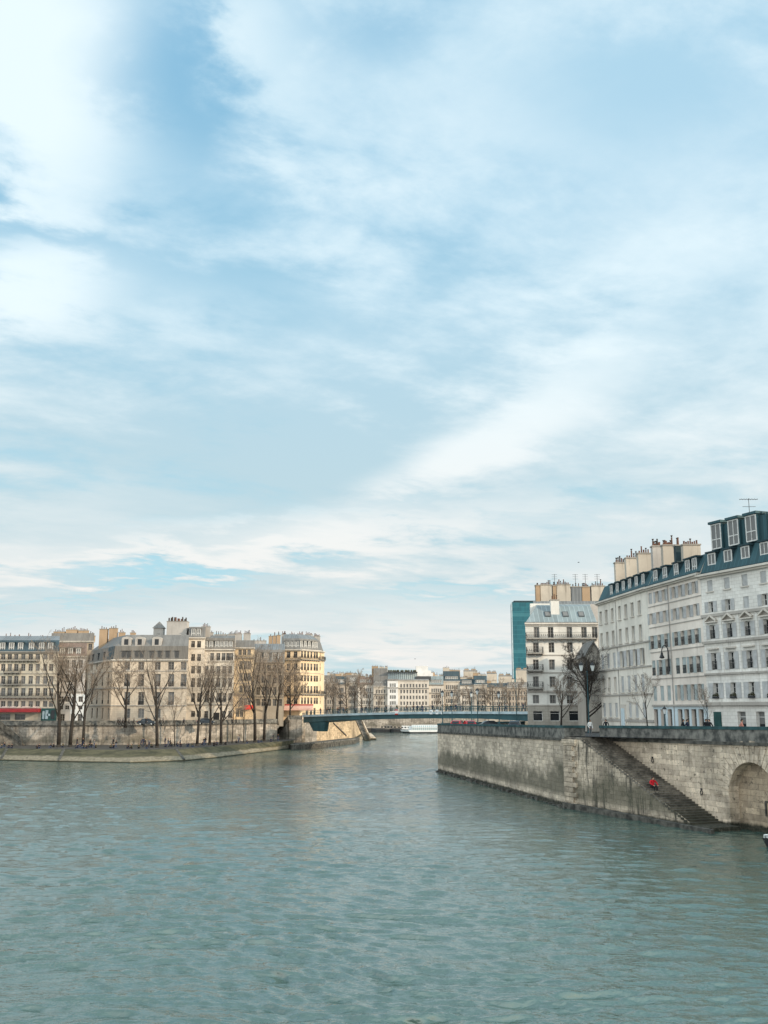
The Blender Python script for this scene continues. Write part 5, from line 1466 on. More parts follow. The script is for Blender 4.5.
# ------------------------------------------------------------------ bare trees
def perp(d, rng):
    v = Vector((rng.uniform(-1, 1), rng.uniform(-1, 1), rng.uniform(-1, 1)))
    v = v - d * v.dot(d)
    return v.normalized() if v.length > 1e-3 else Vector((1, 0, 0))
def tree_meshes(seed, Ht, r0, fork, width, dens=1.0, twig=.016, bark='barkA', twigm='twigA', lean=0.0, nl=(8, 7, 6, 5), droop=.0, minz=.45):
    """bare winter tree: trunk with leading limbs in one mesh, branches and twigs in the other"""
    rng = random.Random(seed)
    T, C = MB(), MB()
    def seg(p, d, L, r, lvl, end_r, wob, up):
        n = 5 if lvl < 2 else 3
        pts = [p.copy()]; rs_ = [r]; dirs = [d.copy()]
        for k in range(n):
            d = (d + Vector((rng.gauss(0, wob), rng.gauss(0, wob), rng.gauss(0, wob * .6) + up))).normalized()
            p = p + d * (L / n); pts.append(p.copy()); dirs.append(d.copy()); rs_.append(r + (end_r - r) * (k + 1) / n)
        (T if lvl < 2 else C).tube(pts, rs_, (9, 6, 4, 3, 3)[lvl], 0, lvl == 0)
        return pts, rs_, dirs
    def grow(p, d, L, r, lvl):
        pts, rs_, dirs = seg(p, d, L, r, lvl, max(twig * .8, r * (.30 if lvl else .42)), (.03, .075, .10, .14, .2)[lvl], (.0, .10, .07, .03, -droop)[lvl])
        if lvl >= 4: return
        nch = max(2, int(nl[lvl] * dens + rng.random()))
        for i in range(nch):
            lo = fork if lvl == 0 else .18
            t = lo + (1 - lo) * ((i + rng.random() * .8) / nch)
            x = t * (len(pts) - 1); k = min(int(x), len(pts) - 2); f = x - k
            q = pts[k].lerp(pts[k + 1], f); dd = dirs[k + 1]
            ang = R(rng.uniform(*((18, 44), (18, 46), (22, 55), (25, 65))[lvl]))
            nd = (dd * math.cos(ang) + perp(dd, rng) * math.sin(ang)).normalized()
            if lvl == 0:
                nd = (Vector((nd.x * width * 1.5, nd.y * width * 1.5, max(nd.z, minz)))).normalized()
                l2 = (Ht - q.z) * rng.uniform(.62, .92)
            else: l2 = L * rng.uniform(.30, .55) * (1.2 - .5 * t)
            r2 = max(twig, (rs_[k] * (1 - f) + rs_[k + 1] * f) * rng.uniform(.42, .62))
            grow(q, nd, l2, r2 if lvl < 3 else twig, lvl + 1)
    d0 = Vector((lean, 0, 1)).normalized()
    T.tube([(0, 0, -.4), (0, 0, .05), (0, 0, .5)], [r0 * 1.45, r0 * 1.25, r0 * 1.02], 9)
    grow(Vector((0, 0, .4)), d0, Ht * .62, r0, 0)
    top = max(v[2] for v in C.v)
    return T.mesh('trunk', M[bark], smooth=True), C.mesh('crown', M[twigm]), top
TREES = {}
def tree(label, x, y, Y, kind, scale, group, rz, z0, leanx=0.0, top=None):
    if kind not in TREES: TREES[kind] = tree_meshes(*KINDS[kind][0], **KINDS[kind][1])
    t, c, tz = TREES[kind]
    if top is not None: scale = (zat(top, Y) - z0) / tz
    o = thing('bare_tree', label, 'tree', (xat(x, y, Y), Y, z0), rz, group)
    link('trunk', t, o); link('crown', c, o); o.scale = (scale, scale, scale); o.rotation_euler = (0, leanx, rz)
    return o
KINDS = {
 'tall1': ((3, 25, .42, .34, .55), dict(dens=1.0)),
 'tall2': ((7, 25, .38, .30, .60), dict(dens=1.0)),
 'tall3': ((12, 25, .40, .36, .75), dict(dens=.95)),
 'fan': ((17, 25, .46, .27, .85), dict(dens=.95)),
 'full': ((29, 25, .46, .30, .75), dict(dens=1.0, twig=.016)),
 'slim': ((21, 18, .20, .35, .5), dict(dens=.8, twig=.022)),
 'small': ((33, 12, .22, .28, .9), dict(dens=1.0, twig=.02)),
 'dark': ((41, 13, .27, .20, 1.5), dict(dens=1.18, nl=(9, 8, 7, 6), twig=.016, bark='barkA', twigm='twigD', droop=.06, minz=.12)),
 'far': ((51, 18, .30, .22, 1.0), dict(dens=.75, twig=.03, bark='barkF', twigm='twigF')),
 'far2': ((57, 18, .30, .20, 1.1), dict(dens=.8, twig=.03, bark='barkF', twigm='twigF')),
}
GT = 'bare trees on the low island quay'
for lab, x, y, top, kind, rz in (
   ('thickest bare tree of the cluster by the green shopfront, with a dense brown crown', 58.5, 745, 630, 'full', .3),
   ('middle bare tree of the cluster of three, before the narrow grey house', 70, 745, 637, 'full', 2.2),
   ('bare tree standing right of the white painted house foot, before the round-arched door', 83, 745, 642, 'tall2', 1.1),
   ('big forking bare tree in front of the middle of the sand coloured corner house', 157, 746, 640, 'fan', .4),
   ('thin young leaning tree just right of the big forking tree', 174.5, 744.5, 690, 'slim', 2.0),
   ('straight bare tree in front of the tall narrow pale house', 197, 744, 645, 'tall3', 3.0),
   ('slender straight bare tree in front of the white seven storey house', 209.5, 743.5, 650, 'tall2', 4.4),
   ('bare tree with a wide low fork in front of the white seven storey house', 221, 743, 648, 'fan', 5.2),
   ('thin leaning sapling by the wall below the honey coloured house', 232, 741.5, 692, 'slim', .9),
   ('thin upright sapling by the wall below the small scarlet awning', 243.5, 741, 690, 'slim', 3.6),
   ('very dark thick trunked bare tree right of the small scarlet awning', 255, 740.5, 636, 'tall1', 2.5),
   ('bare tree with a slanting trunk just left of the abutment stairs', 264, 739.5, 641, 'tall3', 5.6)):
    y += 1.7; Y = Yat(y, ZQ)
    sc_ = 1
    tree(lab, x, y, Y, kind, sc_, GT, rz, ZQ - .05, .06 if 'lean' in lab else (.05 if 'slant' in lab else 0), top)
tree('bare street tree growing behind the parapet before the left bays of the sand coloured house', 125.5, 721, 229, 'small', 1, None, 1.0, ZS, 0, 655)
tree('brown bare street tree in front of the shaded olive grey house', 277, 715, 276, 'small', 1, None, 2.0, ZS, 0, 650)
tree('brown bare street tree over the faded pink awning', 290, 714, 281, 'small', 1, None, 4.0, ZS, 0, 664)
tree('big dark many branched tree in front of the white corner house', 589, 722, 143, 'dark', 1, None, .6, zst(143), -.07, 639)
tree('small dark spreading tree at the left foot of the white corner house', 561, 722, 150, 'small', 1, None, 2.9, zst(150), 0, 672)
tree('slim young bare tree by the parapet in front of the long cream house', 647.8, 726, 107, 'slim', 1, None, 1.4, zst(107), 0, 668)
tree('thin sapling in front of the junction of the rose cream and white houses', 708, 726, 96, 'slim', 1, None, 3.1, zst(96), 0, 683)
rg = random.Random(91)
FT = 'bare trees along the far bank'
spots = [(326, 'far', 1.12), (333, 'far2', 1.0), (340, 'far', .95), (347, 'far2', 1.15), (355, 'far', 1.2), (362, 'far2', 1.05), (369, 'far', .95), (378, 'far2', .6), (437, 'far', .62), (446, 'far2', .72), (454, 'far', .75),
         (462, 'far2', .8), (470, 'far', .8), (478, 'far2', .85), (486, 'far', .85), (494, 'far2', .9), (502, 'far', .9), (510, 'far2', .92), (518, 'far', .95), (526, 'far2', .95)]
FL = ['bare far bank tree close beside the golden corner house', 'second bare far bank tree from the golden corner house', 'bare far bank tree before the dark blue steep roof', 'thick bare far bank tree over the people on the footbridge',
      'tallest bare far bank tree left of the tall grey mansard', 'bare far bank tree before the pale house with the brown red roof', 'bare far bank tree at the left of the tall grey mansard', 'short bare tree before the tall grey green mansard house',
      'bare far bank tree before the pale zinc mansard', 'bare far bank tree before the left half of the tall dark blue mansard', 'bare far bank tree before the right half of the tall dark blue mansard', 'bare far bank tree below the low blue mansard',
      'bare far bank tree below the big cream sunlit gable', 'bare far bank tree before the blue mansard beside the gable', 'bare far bank tree at the left end of the thin dark roof band', 'bare far bank tree before the middle of the thin dark roof band',
      'bare far bank tree below the low cream gabled rear house', 'bare far bank tree left of the glass tower foot', 'bare far bank tree under the glass tower', 'last bare far bank tree beside the white corner house']
for (x, k, s), lab in zip(spots, FL): tree(lab, x, 715, 470 + rg.uniform(-3, 6), k, s * 1.08, FT, rg.uniform(0, 6), ZF)

# ------------------------------------------------------------------ people
JO = {
 'stand': dict(hip=(0, 0, .95), l=((.10, 0, .92), (.11, .02, .50), (.12, .0, .08), (.13, -.14, .03)), r=((-.10, 0, .92), (-.11, -.03, .50), (-.12, .02, .08), (-.14, -.12, .03)),
    la=((.19, 0, 1.42), (.25, .03, 1.13), (.24, -.08, .88)), ra=((-.19, 0, 1.42), (-.25, .02, 1.13), (-.2, -.16, .95)), chest=(0, 0, 1.30), neck=(0, 0, 1.50), head=(0, -.02, 1.63), top=(0, -.01, 1.72)),
 'walk': dict(hip=(0, 0, .94), l=((.10, 0, .91), (.10, -.20, .52), (.10, -.22, .09), (.10, -.36, .06)), r=((-.10, 0, .91), (-.10, .06, .50), (-.10, .36, .16), (-.10, .26, .04)),
    la=((.19, 0, 1.41), (.25, .16, 1.15), (.22, .12, .90)), ra=((-.19, 0, 1.41), (-.25, -.10, 1.14), (-.22, -.28, .95)), chest=(0, -.02, 1.29), neck=(0, -.03, 1.49), head=(0, -.05, 1.62), top=(0, -.05, 1.71)),
 'sit': dict(hip=(0, 0, .12), l=((.10, -.03, .12), (.13, -.40, .38), (.13, -.55, -.02), (.14, -.70, -.04)), r=((-.10, -.03, .12), (-.13, -.42, .34), (-.13, -.60, -.02), (-.14, -.74, -.04)),
    la=((.19, -.04, .60), (.25, -.18, .36), (.12, -.38, .40)), ra=((-.19, -.04, .60), (-.25, -.20, .36), (-.10, -.40, .38)), chest=(0, -.03, .46), neck=(0, -.06, .68), head=(0, -.10, .81), top=(0, -.10, .90)),
 'steps': dict(hip=(0, 0, .14), l=((.10, -.03, .14), (.14, -.42, .16), (.14, -.50, -.28), (.15, -.64, -.30)), r=((-.10, -.03, .14), (-.14, -.42, .18), (-.16, -.46, -.28), (-.17, -.60, -.30)),
    la=((.20, -.04, .62), (.34, -.16, .42), (.24, -.40, .28)), ra=((-.20, -.04, .62), (-.34, -.16, .42), (-.22, -.42, .28)), chest=(0, -.06, .48), neck=(0, -.10, .70), head=(0, -.15, .83), top=(0, -.16, .92)),
}
BODY = {}
def body_mesh(pose):
    if pose in BODY: return BODY[pose]
    J = JO[pose]; V, E, Rr, reg = [], [], [], []
    def add(p, r, g): V.append(Vector(p)); Rr.append(r); reg.append(g); return len(V) - 1
    hip = add(J['hip'], .145, 'leg'); ch = add(J['chest'], .165, 'top'); nk0 = add(Vector(J['neck']) - Vector((0, 0, .07)), .10, 'top'); nk = add(J['neck'], .055, 'skin')
    hd = add(J['head'], .098, 'skin'); tp = add(J['top'], .070, 'skin'); fc = add(Vector(J['head']) + Vector((0, -.105, -.02)), .022, 'skin')
    E += [(hip, ch), (ch, nk0), (nk0, nk), (nk, hd), (hd, tp), (hd, fc)]
    for k in 'lr':
        prev = hip
        for p, r, g in zip(J[k], (.105, .070, .045, .036), ('leg', 'leg', 'leg', 'shoe')):
            i = add(p, r, g); E.append((prev, i)); prev = i
        prev = nk0
        a = J[k + 'a']
        for p, r, g in zip(a, (.075, .055, .040), ('top', 'top', 'top')):
            i = add(p, r, g); E.append((prev, i)); prev = i
        d = (Vector(a[2]) - Vector(a[1])).normalized(); s = Vector((1, 0, 0)) if abs(d.x) < .8 else Vector((0, 1, 0)); s = (s - d * s.dot(d)).normalized(); nn = d.cross(s)
        pl = add(Vector(a[2]) + d * .07, .034, 'skin'); E.append((prev, pl))
        for q, ln in ((-1.5, .072), (-.5, .088), (.5, .084), (1.5, .064)):     # four fingers, slightly curled
            f1 = add(Vector(a[2]) + d * (.10 + ln * .4) + s * q * .021, .0095, 'skin'); f2 = add(Vector(a[2]) + d * (.10 + ln) + s * q * .023 + nn * .022, .008, 'skin'); E += [(pl, f1), (f1, f2)]
        th = add(Vector(a[2]) + d * .075 + s * .052, .010, 'skin'); t2 = add(Vector(a[2]) + d * .115 + s * .064 + nn * .01, .009, 'skin'); E += [(prev, th), (th, t2)]
    me = bpy.data.meshes.new('b'); me.from_pydata([tuple(v) for v in V], E, [])
    o = bpy.data.objects.new('b', me); COL.objects.link(o)
    mo = o.modifiers.new('s', 'SKIN'); mo.use_smooth_shade = True
    for i, r in enumerate(Rr): me.skin_vertices[0].data[i].radius = (r, r * (.72 if i == ch or i == hip else 1)); me.skin_vertices[0].data[i].use_root = (i == hip)
    ss = o.modifiers.new('u', 'SUBSURF'); ss.levels = 1; ss.render_levels = 1
    dg = bpy.context.evaluated_depsgraph_get()
    m2 = bpy.data.meshes.new_from_object(o.evaluated_get(dg)); m2.name = 'body'
    bpy.data.objects.remove(o); 
    m2.materials.clear()
    for k in ('skin', 'cl_black', 'cl_denim', 'cl_black'): m2.materials.append(M[k])
    idx = dict(skin=0, top=1, leg=2, shoe=3)
    P = np.array([tuple(v) for v in V]); 
    for f in m2.polygons:
        c = np.array(f.center); b_, bd = 0, 9
        for a, b in E:
            pa, pb = P[a], P[b]; t = max(0, min(1, np.dot(c - pa, pb - pa) / (np.dot(pb - pa, pb - pa) + 1e-9)))
            dd = np.linalg.norm(c - pa - t * (pb - pa)) - (Rr[a] * (1 - t) + Rr[b] * t)
            if dd < bd: bd, b_ = dd, (a if t < .5 else b)
        f.material_index = idx[reg[b_]]
    hb = MB(); h = Vector(J['head']); tpv = Vector(J['top'])
    n = 8; prev = None
    for k in range(5):
        a_ = k / 4 * 1.5; r = .112 * math.cos(a_) if k < 4 else .01; z = .112 * math.sin(a_)
        hb_pts = [(h.x + r * math.cos(2 * math.pi * q / n), h.y + .022 + r * 1.05 * math.sin(2 * math.pi * q / n), h.z + z * 1.1 + .012 + (.055 if (k == 0 and math.sin(2 * math.pi * q / n) < -.3) else (-.07 if k == 0 and math.sin(2 * math.pi * q / n) > .3 else 0))) for q in range(n)]
        i = hb.pts(hb_pts)
        if prev is not None:
            for q in range(n): hb.f.append((prev + q, prev + (q + 1) % n, i + (q + 1) % n, i + q)); hb.mi.append(0)
        prev = i
    BODY[pose] = (m2, hb.mesh('hair', M['hair'], smooth=True))
    return BODY[pose]
def person(label, pos, rz, pose, top, legs, group=None, s=1.0, name='person'):
    m_, hm = body_mesh(pose)
    key = (pose, top, legs)
    if key not in _cache:
        me = m_.copy(); me.materials[1] = M['cl_' + top]; me.materials[2] = M['cl_' + legs]; _cache[key] = me
    o = tag(link(name, _cache[key], None, pos, rz), label, 'person', group); o.scale = (s, s, s)
    link('hair', hm, o); return o
rp = random.Random(123)
# the low island quay
G1, G2, G3 = 'people sitting on the low island quay', 'people standing on the low island quay', 'people strolling on the footbridge'
L1 = 'tiny dark clothed person sitting on the low island quay'; L2 = 'tiny dark clothed person standing on the low island quay'; L3 = 'tiny dark clothed person walking across the footbridge'
def quay_pt(x, frac):
    for k in range(len(TL) - 1):
        e = Edge(TL[k], TL[k + 1]); u = u_at(e, x, 748)
        if 0 <= u <= e.L:
            p = e.at(u, 0, ZQ)
            for j in range(len(WBx) - 1):
                e2_ = Edge(WBx[j], WBx[j + 1]); u2 = u_at(e2_, x, 744)
                if 0 <= u2 <= e2_.L:
                    q_ = e2_.at(u2, 0, ZQ); return p.lerp(q_, frac)
            return p
for x in (2, 5, 9, 12, 37, 39, 51, 54, 63, 78, 80, 84, 87, 89, 92, 96, 111, 114, 128, 132, 139, 147, 151, 166, 172, 177, 181, 188, 192, 203, 214, 217, 226, 236, 247, 258, 262, 271):
    p = quay_pt(x, rp.uniform(.04, .5)); person(L1, (p.x, p.y, ZQ), rp.uniform(-.8, .8), 'sit', rp.choice(['black', 'navy', 'black', 'olive']), rp.choice(['black', 'denim', 'navy']), G1, rp.uniform(.95, 1.1))
for x in (77, 83, 90, 94, 113, 116, 141, 143, 145, 149, 165, 168, 170, 180, 204, 205.5, 238, 239.5, 273, 278):
    p = quay_pt(x, rp.uniform(.15, .75)); person(L2, (p.x, p.y, ZQ), rp.uniform(-2, 2), rp.choice(['stand', 'walk']), rp.choice(['black', 'navy', 'black', 'grey']), rp.choice(['black', 'denim', 'navy']), G2, rp.uniform(.98, 1.1))
eB_ = Edge(tuple(bL), tuple(bR))
for x in list(range(317, 362, 3)) + [366, 369, 374, 381, 384, 388, 393, 399, 405, 411, 414, 421, 428, 434, 447, 456, 468, 484, 492, 509]:
    xx = x + rp.uniform(-1, 1); t = u_at(eB_, xx, 710)
    if not 1 < t < LB - 1: continue
    p = bq(t, -rp.uniform(.8, 6), bz(t) - .12); person(L3, p, eB_.rz + rp.choice([1.57, -1.57]) + rp.uniform(-.4, .4), rp.choice(['walk', 'stand', 'walk']), rp.choice(['black', 'navy', 'black', 'olive', 'grey', 'brown']), rp.choice(['black', 'denim', 'navy']), G3, rp.uniform(.98, 1.08))
G4 = 'people walking behind the island parapet'; L4_ = 'tiny person walking along the island street, only the head above the parapet'
for x in (118, 120, 123, 129, 134, 146, 160, 163, 184, 232, 236):
    Y = 228; person(L4_, (xat(x, 721, Y), Y, ZS), rp.choice([1.57, -1.57]), 'walk', rp.choice(['black', 'navy', 'grey']), 'black', G4)
# right bank
p = bo(9.6, -.9); zst_ = zs0 - (zs0 - zb) * (9.6 - tA) / (tB - tA)
tS = None
for k in range(400):
    t = 3 + k * .04; pp = bo(t, -.75)
    if abs(384 + F * pp.x * (CT - (512 - 785) / F * ST) / pp.y - 652.5) < .25: tS = t; break
tS = tS or 9.6
i_ = int((tS - tA) / ((tB - tA) / ns)); zs_ = zs0 - (zs0 - zb) * (i_ + 1) / ns; p = bo(tS, -.75)
person('person in a bright red jacket sitting halfway down the stone steps', (p.x, p.y, zs_), math.atan2(uS.y, uS.x) + math.pi / 2, 'steps', 'red', 'black', None, 1.08)
p = bo(.6, -2.75); person('person in a white jacket standing at the head of the stone steps', (p.x, p.y, zs0), .3, 'stand', 'white', 'grey')
p = on(.9, -1.3); person('person in black at the parapet gap above the steps', (p.x, p.y, zst(p.y)), -.6, 'walk', 'black', 'black')
def street_person(label, x, extra, pose, top, legs, rz):
    Y = on(t_on(x, 727)).y + extra      # on the pavement behind the parapet
    person(label, (xat(x, 722, Y), Y, zst(Y)), rz, pose, top, legs)
street_person('person in a pinkish coat walking past the white pedimented house', 741.5, 3.5, 'walk', 'pink', 'brown', 1.3)
street_person('person in black walking past the pale blue shopfronts, ahead of another', 683, 4.2, 'walk', 'black', 'black', 1.4)
street_person('person in navy walking past the pale blue shopfronts, just behind another in black', 687, 3.6, 'walk', 'navy', 'black', 1.4)
street_person('stooping person in black by the thin sapling before the white house', 709.5, 4.5, 'walk', 'black', 'denim', -1.3)
street_person('person in dark clothes near the dark green door of the white house', 706, 5.5, 'stand', 'black', 'black', .4)

# ------------------------------------------------------------------ lamps
def lantern(mb, x, y, z, s=1.0):
    mb.lathe((x, y, z), [(.09 * s, 0), (.11 * s, .05 * s), (.22 * s, .52 * s)], 6, 1)
    mb.lathe((x, y, z + .52 * s), [(.26 * s, 0), (.26 * s, .05 * s), (.10 * s, .24 * s), (.05 * s, .28 * s), (.03 * s, .42 * s)], 6, 0)
def lamp(label, x, Y, top_px, z0, heads=1, group=None, s=1.0):
    X = xat(x, 710, Y); zt = zat(top_px, Y) - .94 * s; h = zt - z0
    o = thing('street_lamp', label, 'street lamp', (X, Y, z0), 0, group)
    mb = MB(); mb.lathe((X, Y, z0), [(.26, 0), (.26, .12), (.17, .3), (.16, .9), (.20, .96), (.09, 1.15), (.065, h * .6), (.05, h - .1), (.10, h - .06), (.06, h)], 10); mb.build('pole', M['iron_teal'], o)
    if heads == 1:
        mb = MB(); lantern(mb, X, Y, zt, s); mb.build('lantern', [M['iron'], M['lampglass']], o)
    else:
        mb = MB(); mb.bar((X - .75, Y, zt - .5), (X + .75, Y, zt - .5), .07, .09)
        for q in (-1, 1): mb.bar((X + q * .75, Y, zt - .5), (X + q * .75, Y, zt - .02), .06, .06)
        mb.tube([(X, Y, zt - .2), (X, Y, zt + 1.2), (X, Y, zt + 1.4)], [.05, .05, .01], 6); mb.build('cross_arm', M['iron'], o)
        for q in (-1, 1):
            mb = MB(); lantern(mb, X + q * .75, Y, zt, s * 1.25); mb.build('lantern', [M['iron'], M['lampglass']], o)
    return o
LGp = 'street lamps on the point of the right bank quay'
for x, Y, t, lab in ((442.5, 176, 689.5, 'street lamp nearest the corner of the right bank quay wall'), (452, 178, 690, 'second street lamp from the corner of the right bank quay, left of the red cars'), (471.5, 186, 690.5, 'street lamp standing behind the red car nearer the white corner house'),
                     (477.5, 176, 687.5, 'tallest street lamp just right of the two red cars'), (499, 174, 690.5, 'single street lamp midway between the red cars and the white corner house')):
    lamp(lab, x, Y, t, zst(Y), 1, LGp, 1.25)
lamp('tall iron lamp with two white lanterns beside the dark tree', 588.5, 134, 663, zst(134), 2, None, 1.1)
lamp('short quay lamp behind the parapet before the rose cream house', 664.5, 104, 705.5, zst(104), 1, None, .9)
po = thing('flag_pole', 'bare thin pole left of the white corner house', 'pole', (xat(516.5, 710, 172), 172, zst(172)))
mb = MB(); mb.lathe((xat(516.5, 710, 172), 172, zst(172)), [(.16, 0), (.16, .2), (.08, .3), (.05, zat(685, 172) - zst(172))], 8); mb.build('pole', M['iron_teal'], po)
# bracket lamp on the rose cream house
uw = u_at(e2, 669.5, 660); q0 = e2.at(uw, .05, zat(669, e2.at(uw).y)); Yw = q0.y
wl = thing('wall_lamp', 'black swan neck wall lamp hanging off the rose cream house beside its drainpipe', 'wall lamp', q0)
xl = xat(662, 653, Yw - .2); Ltop = zat(650, Yw)
mb = MB(); X1 = q0.x - .1; N_ = 10
cx = (xl + X1) / 2; rx = (X1 - xl) / 2; zc = zat(652, Yw)
mb.tube([(X1, Yw - .1, q0.z - .3), (X1, Yw - .1, zc)] + [(cx + rx * math.cos(math.pi * k / N_), Yw - .1, zc + .75 * math.sin(math.pi * k / N_)) for k in range(N_ + 1)] + [(xl, Yw - .1, zc - .1)], [.10, .07] + [.06] * (N_ + 1) + [.05], 6)
mb.bar((X1, Yw - .1, q0.z + .2), (q0.x + .3, Yw - .1, q0.z + .2), .08, .08); mb.bar((X1, Yw - .1, q0.z - .2), (q0.x + .3, Yw - .1, q0.z - .2), .08, .08); mb.build('bracket', M['iron'], wl)
mb = MB(); mb.lathe((xl, Yw - .1, zc - .75), [(.15, 0), (.30, .08), (.30, .14), (.16, .42), (.12, .66), (.04, .70)], 10); mb.build('lamp_shade', M['iron'], wl)

# ------------------------------------------------------------------ cars on the right bank point
def car(label, x, Y, rz, paint, group=None):
    o = thing('parked_car', label, 'car', (0, 0, 0), 0, group)
    L, Wd = 4.1, 1.72
    prof = [(-2.05, .35), (-2.0, .80), (-1.75, .95), (-1.35, 1.0), (-1.0, 1.38), (-.5, 1.5), (.55, 1.5), (1.15, 1.02), (1.9, .85), (2.05, .6), (2.02, .33)]
    mb = MB(); n = len(prof)
    def sect(y, k):
        return [(a * (1 - .03 * k), y * (1 if z < 1.02 else .84), z) for a, z in prof]
    S = [sect(-Wd/2, 1), sect(-Wd/2 + .1, 0), sect(Wd/2 - .1, 0), sect(Wd/2, 1)]
    for a, b in zip(S, S[1:]):
        for i in range(n): j = (i + 1) % n; mb.poly([a[i], a[j], b[j], b[i]])
    mb.poly(S[0]); mb.poly(list(reversed(S[3]))); mb.build('body', M[paint], o)
    mb = MB()
    for s in (-1, 1):
        y = s * (Wd/2 * .92); mb.poly([(-.95, y, 1.04), (1.0, y, 1.04), (.5, s * Wd/2 * .85, 1.42), (-.5, s * Wd/2 * .85, 1.42)])
    mb.poly([(-1.36, -.62, 1.03), (-1.36, .62, 1.03), (-1.02, .58, 1.38), (-1.02, -.58, 1.38)]); mb.poly([(1.17, -.62, 1.05), (1.17, .62, 1.05), (.62, .58, 1.46), (.62, -.58, 1.46)])
    mb.build('windows', M['glass'], o)
    for a in (-1.25, 1.25):
        for s in (-1, 1):
            mb = MB(); mb.tube([(a, s * (Wd/2 - .2), .31), (a, s * (Wd/2 + .01), .31)], [.31, .31], 14, 0); mb.tube([(a, s * (Wd/2 + .0), .31), (a, s * (Wd/2 + .02), .31)], [.18, .17], 10, 1); mb.build('wheel', [M['tyre'], M['lampglass']], o)
    for s in (-1, 1):
        mb = MB(); mb.box((-2.02, s * .68, .72), (.08, .28, .2)); mb.build('tail_light', M['light_red'], o)
        mb = MB(); mb.box((1.99, s * .66, .62), (.10, .3, .16)); mb.build('headlight', M['lampglass'], o)
    o.location = (xat(x, 720, Y), Y, zst(Y)); o.rotation_euler = (0, 0, rz)
    return o
CG = None
car('bright red parked car nearer the quay corner, behind the parapet', 457.5, 170, 1.2, 'car_red')
car('bright red parked car nearer the white corner house, behind the parapet', 469, 168.5, 1.75, 'car_red')
car('dark parked car right of the red ones, behind the parapet', 490, 168, .1, 'car_dark')
car('dark parked car close to the white corner house', 515, 166.5, 1.3, 'car_dark')
car('black car parked on the island street before the white seven storey house', 205, 722, .0, 'car_dark').location = (xat(206, 716, 243), 243, ZS)
car('dark car parked on the island street before the sand coloured house', 150, 722, .0, 'car_dark').location = (xat(147, 716, 232), 232, ZS)

# ------------------------------------------------------------------ boats
Yb_ = Yat(733.3, 0)
bt = thing('tour_boat', 'long low white glass roofed tour boat on the far side of the footbridge', 'tour boat', (xat(425, 733, Yb_), Yb_, 0))
x0, x1 = xat(404.5, 733, Yb_), xat(452, 733, Yb_); w = 5.5; yc = Yb_ + w/2
mb = MB()
for (za, zb2, m_) in ((-.6, .55, 1), (.55, 1.25, 0)):
    ra_, rb_ = (1.0, .0) if za < 0 else (0.0, -.6)
    def ring(z, k): return [(x0 + 2.2 + k, yc - w/2, z), (x1, yc - w/2, z), (x1, yc + w/2, z), (x0 + 2.2 + k, yc + w/2, z), (x0 - 1.2 + k, yc, z + (.0 if z < .5 else .15))]
    A_, B_ = ring(za, ra_), ring(zb2, rb_)
    for i in range(5): j = (i + 1) % 5; mb.poly([A_[i], A_[j], B_[j], B_[i]], m_)
    mb.poly(B_, 0)
mb.build('hull', [M['hull_white'], M['hull_dark']], bt)
mb = MB(); N_ = 18; x2 = x0 + 3.2
prof = [(-2.5, 1.25), (-2.45, 2.4), (-1.7, 3.3), (1.7, 3.3), (2.45, 2.4), (2.5, 1.25)]
for (a, b) in zip(prof, prof[1:]): mb.poly([(x2, yc + a[0], a[1]), (x1 - 1, yc + a[0], a[1]), (x1 - 1, yc + b[0], b[1]), (x2, yc + b[0], b[1])])
mb.poly([(x2, yc + p[0], p[1]) for p in prof]); mb.build('glass_canopy', M['boat_glass'], bt)
mb = MB()
for k in range(N_ + 1):
    X_ = x2 + (x1 - 1 - x2) * k / N_
    for a, b in zip(prof, prof[1:]): mb.bar((X_, yc + a[0] * 1.015, a[1] + .02), (X_, yc + b[0] * 1.015, b[1] + .02), .16, .14)
for a in prof[1:-1]: mb.bar((x2, yc + a[0] * 1.015, a[1]), (x1 - 1, yc + a[0] * 1.015, a[1]), .2, .2)
mb.box(((x2 + x1)/2, yc, 3.34), (x1 - x2 - 6, 2.2, .12)); mb.build('canopy_frame', M['hull_white'], bt)
mb = MB(); mb.box((x0 + 2.6, yc, 1.4), (1.6, 2.4, 1.6)); mb.build('wheelhouse', M['hull_white'], bt)
for k, (xa, xb2, lab, hgt) in enumerate(((371, 392, 'long dark moored barge with a low cabin against the far quay', 1.7), (388, 409, 'long dark moored barge just left of the white tour boat', 1.5))):
    Yk_ = YR - 12 - k * 1.0; xa, xb2 = xat(xa, 730, Yk_), xat(xb2, 730, Yk_); b = thing('moored_barge', lab, 'barge', ((xa + xb2)/2, Yk_, 0), 0, 'barges moored at the far quay')
    mb = MB(); P = [(xa + 2.5, Yk_ - 2.4), (xb2 - 1, Yk_ - 2.4), (xb2, Yk_), (xb2 - 1, Yk_ + 2.4), (xa + 2.5, Yk_ + 2.4), (xa, Yk_)]; mb.prism(P, -.8, [1.3, 1.3, 1.5, 1.3, 1.3, 1.7]); mb.build('hull', M['hull_dark'], b)
    mb = MB(); mb.box(((xa + xb2)/2 + 3, Yk_, 1.3), ((xb2 - xa) * .35, 3.4, hgt)); mb.build('cabin', M['hull_white' if k else 'slate_brown'], b)
    mb = MB()
    for q in range(5): mb.box(((xa + xb2)/2 + 3 + (q - 2) * 1.4, Yk_ - 1.74, 1.3 + hgt * .4), (.8, .06, hgt * .35))
    mb.build('cabin_windows', M['glass'], b)
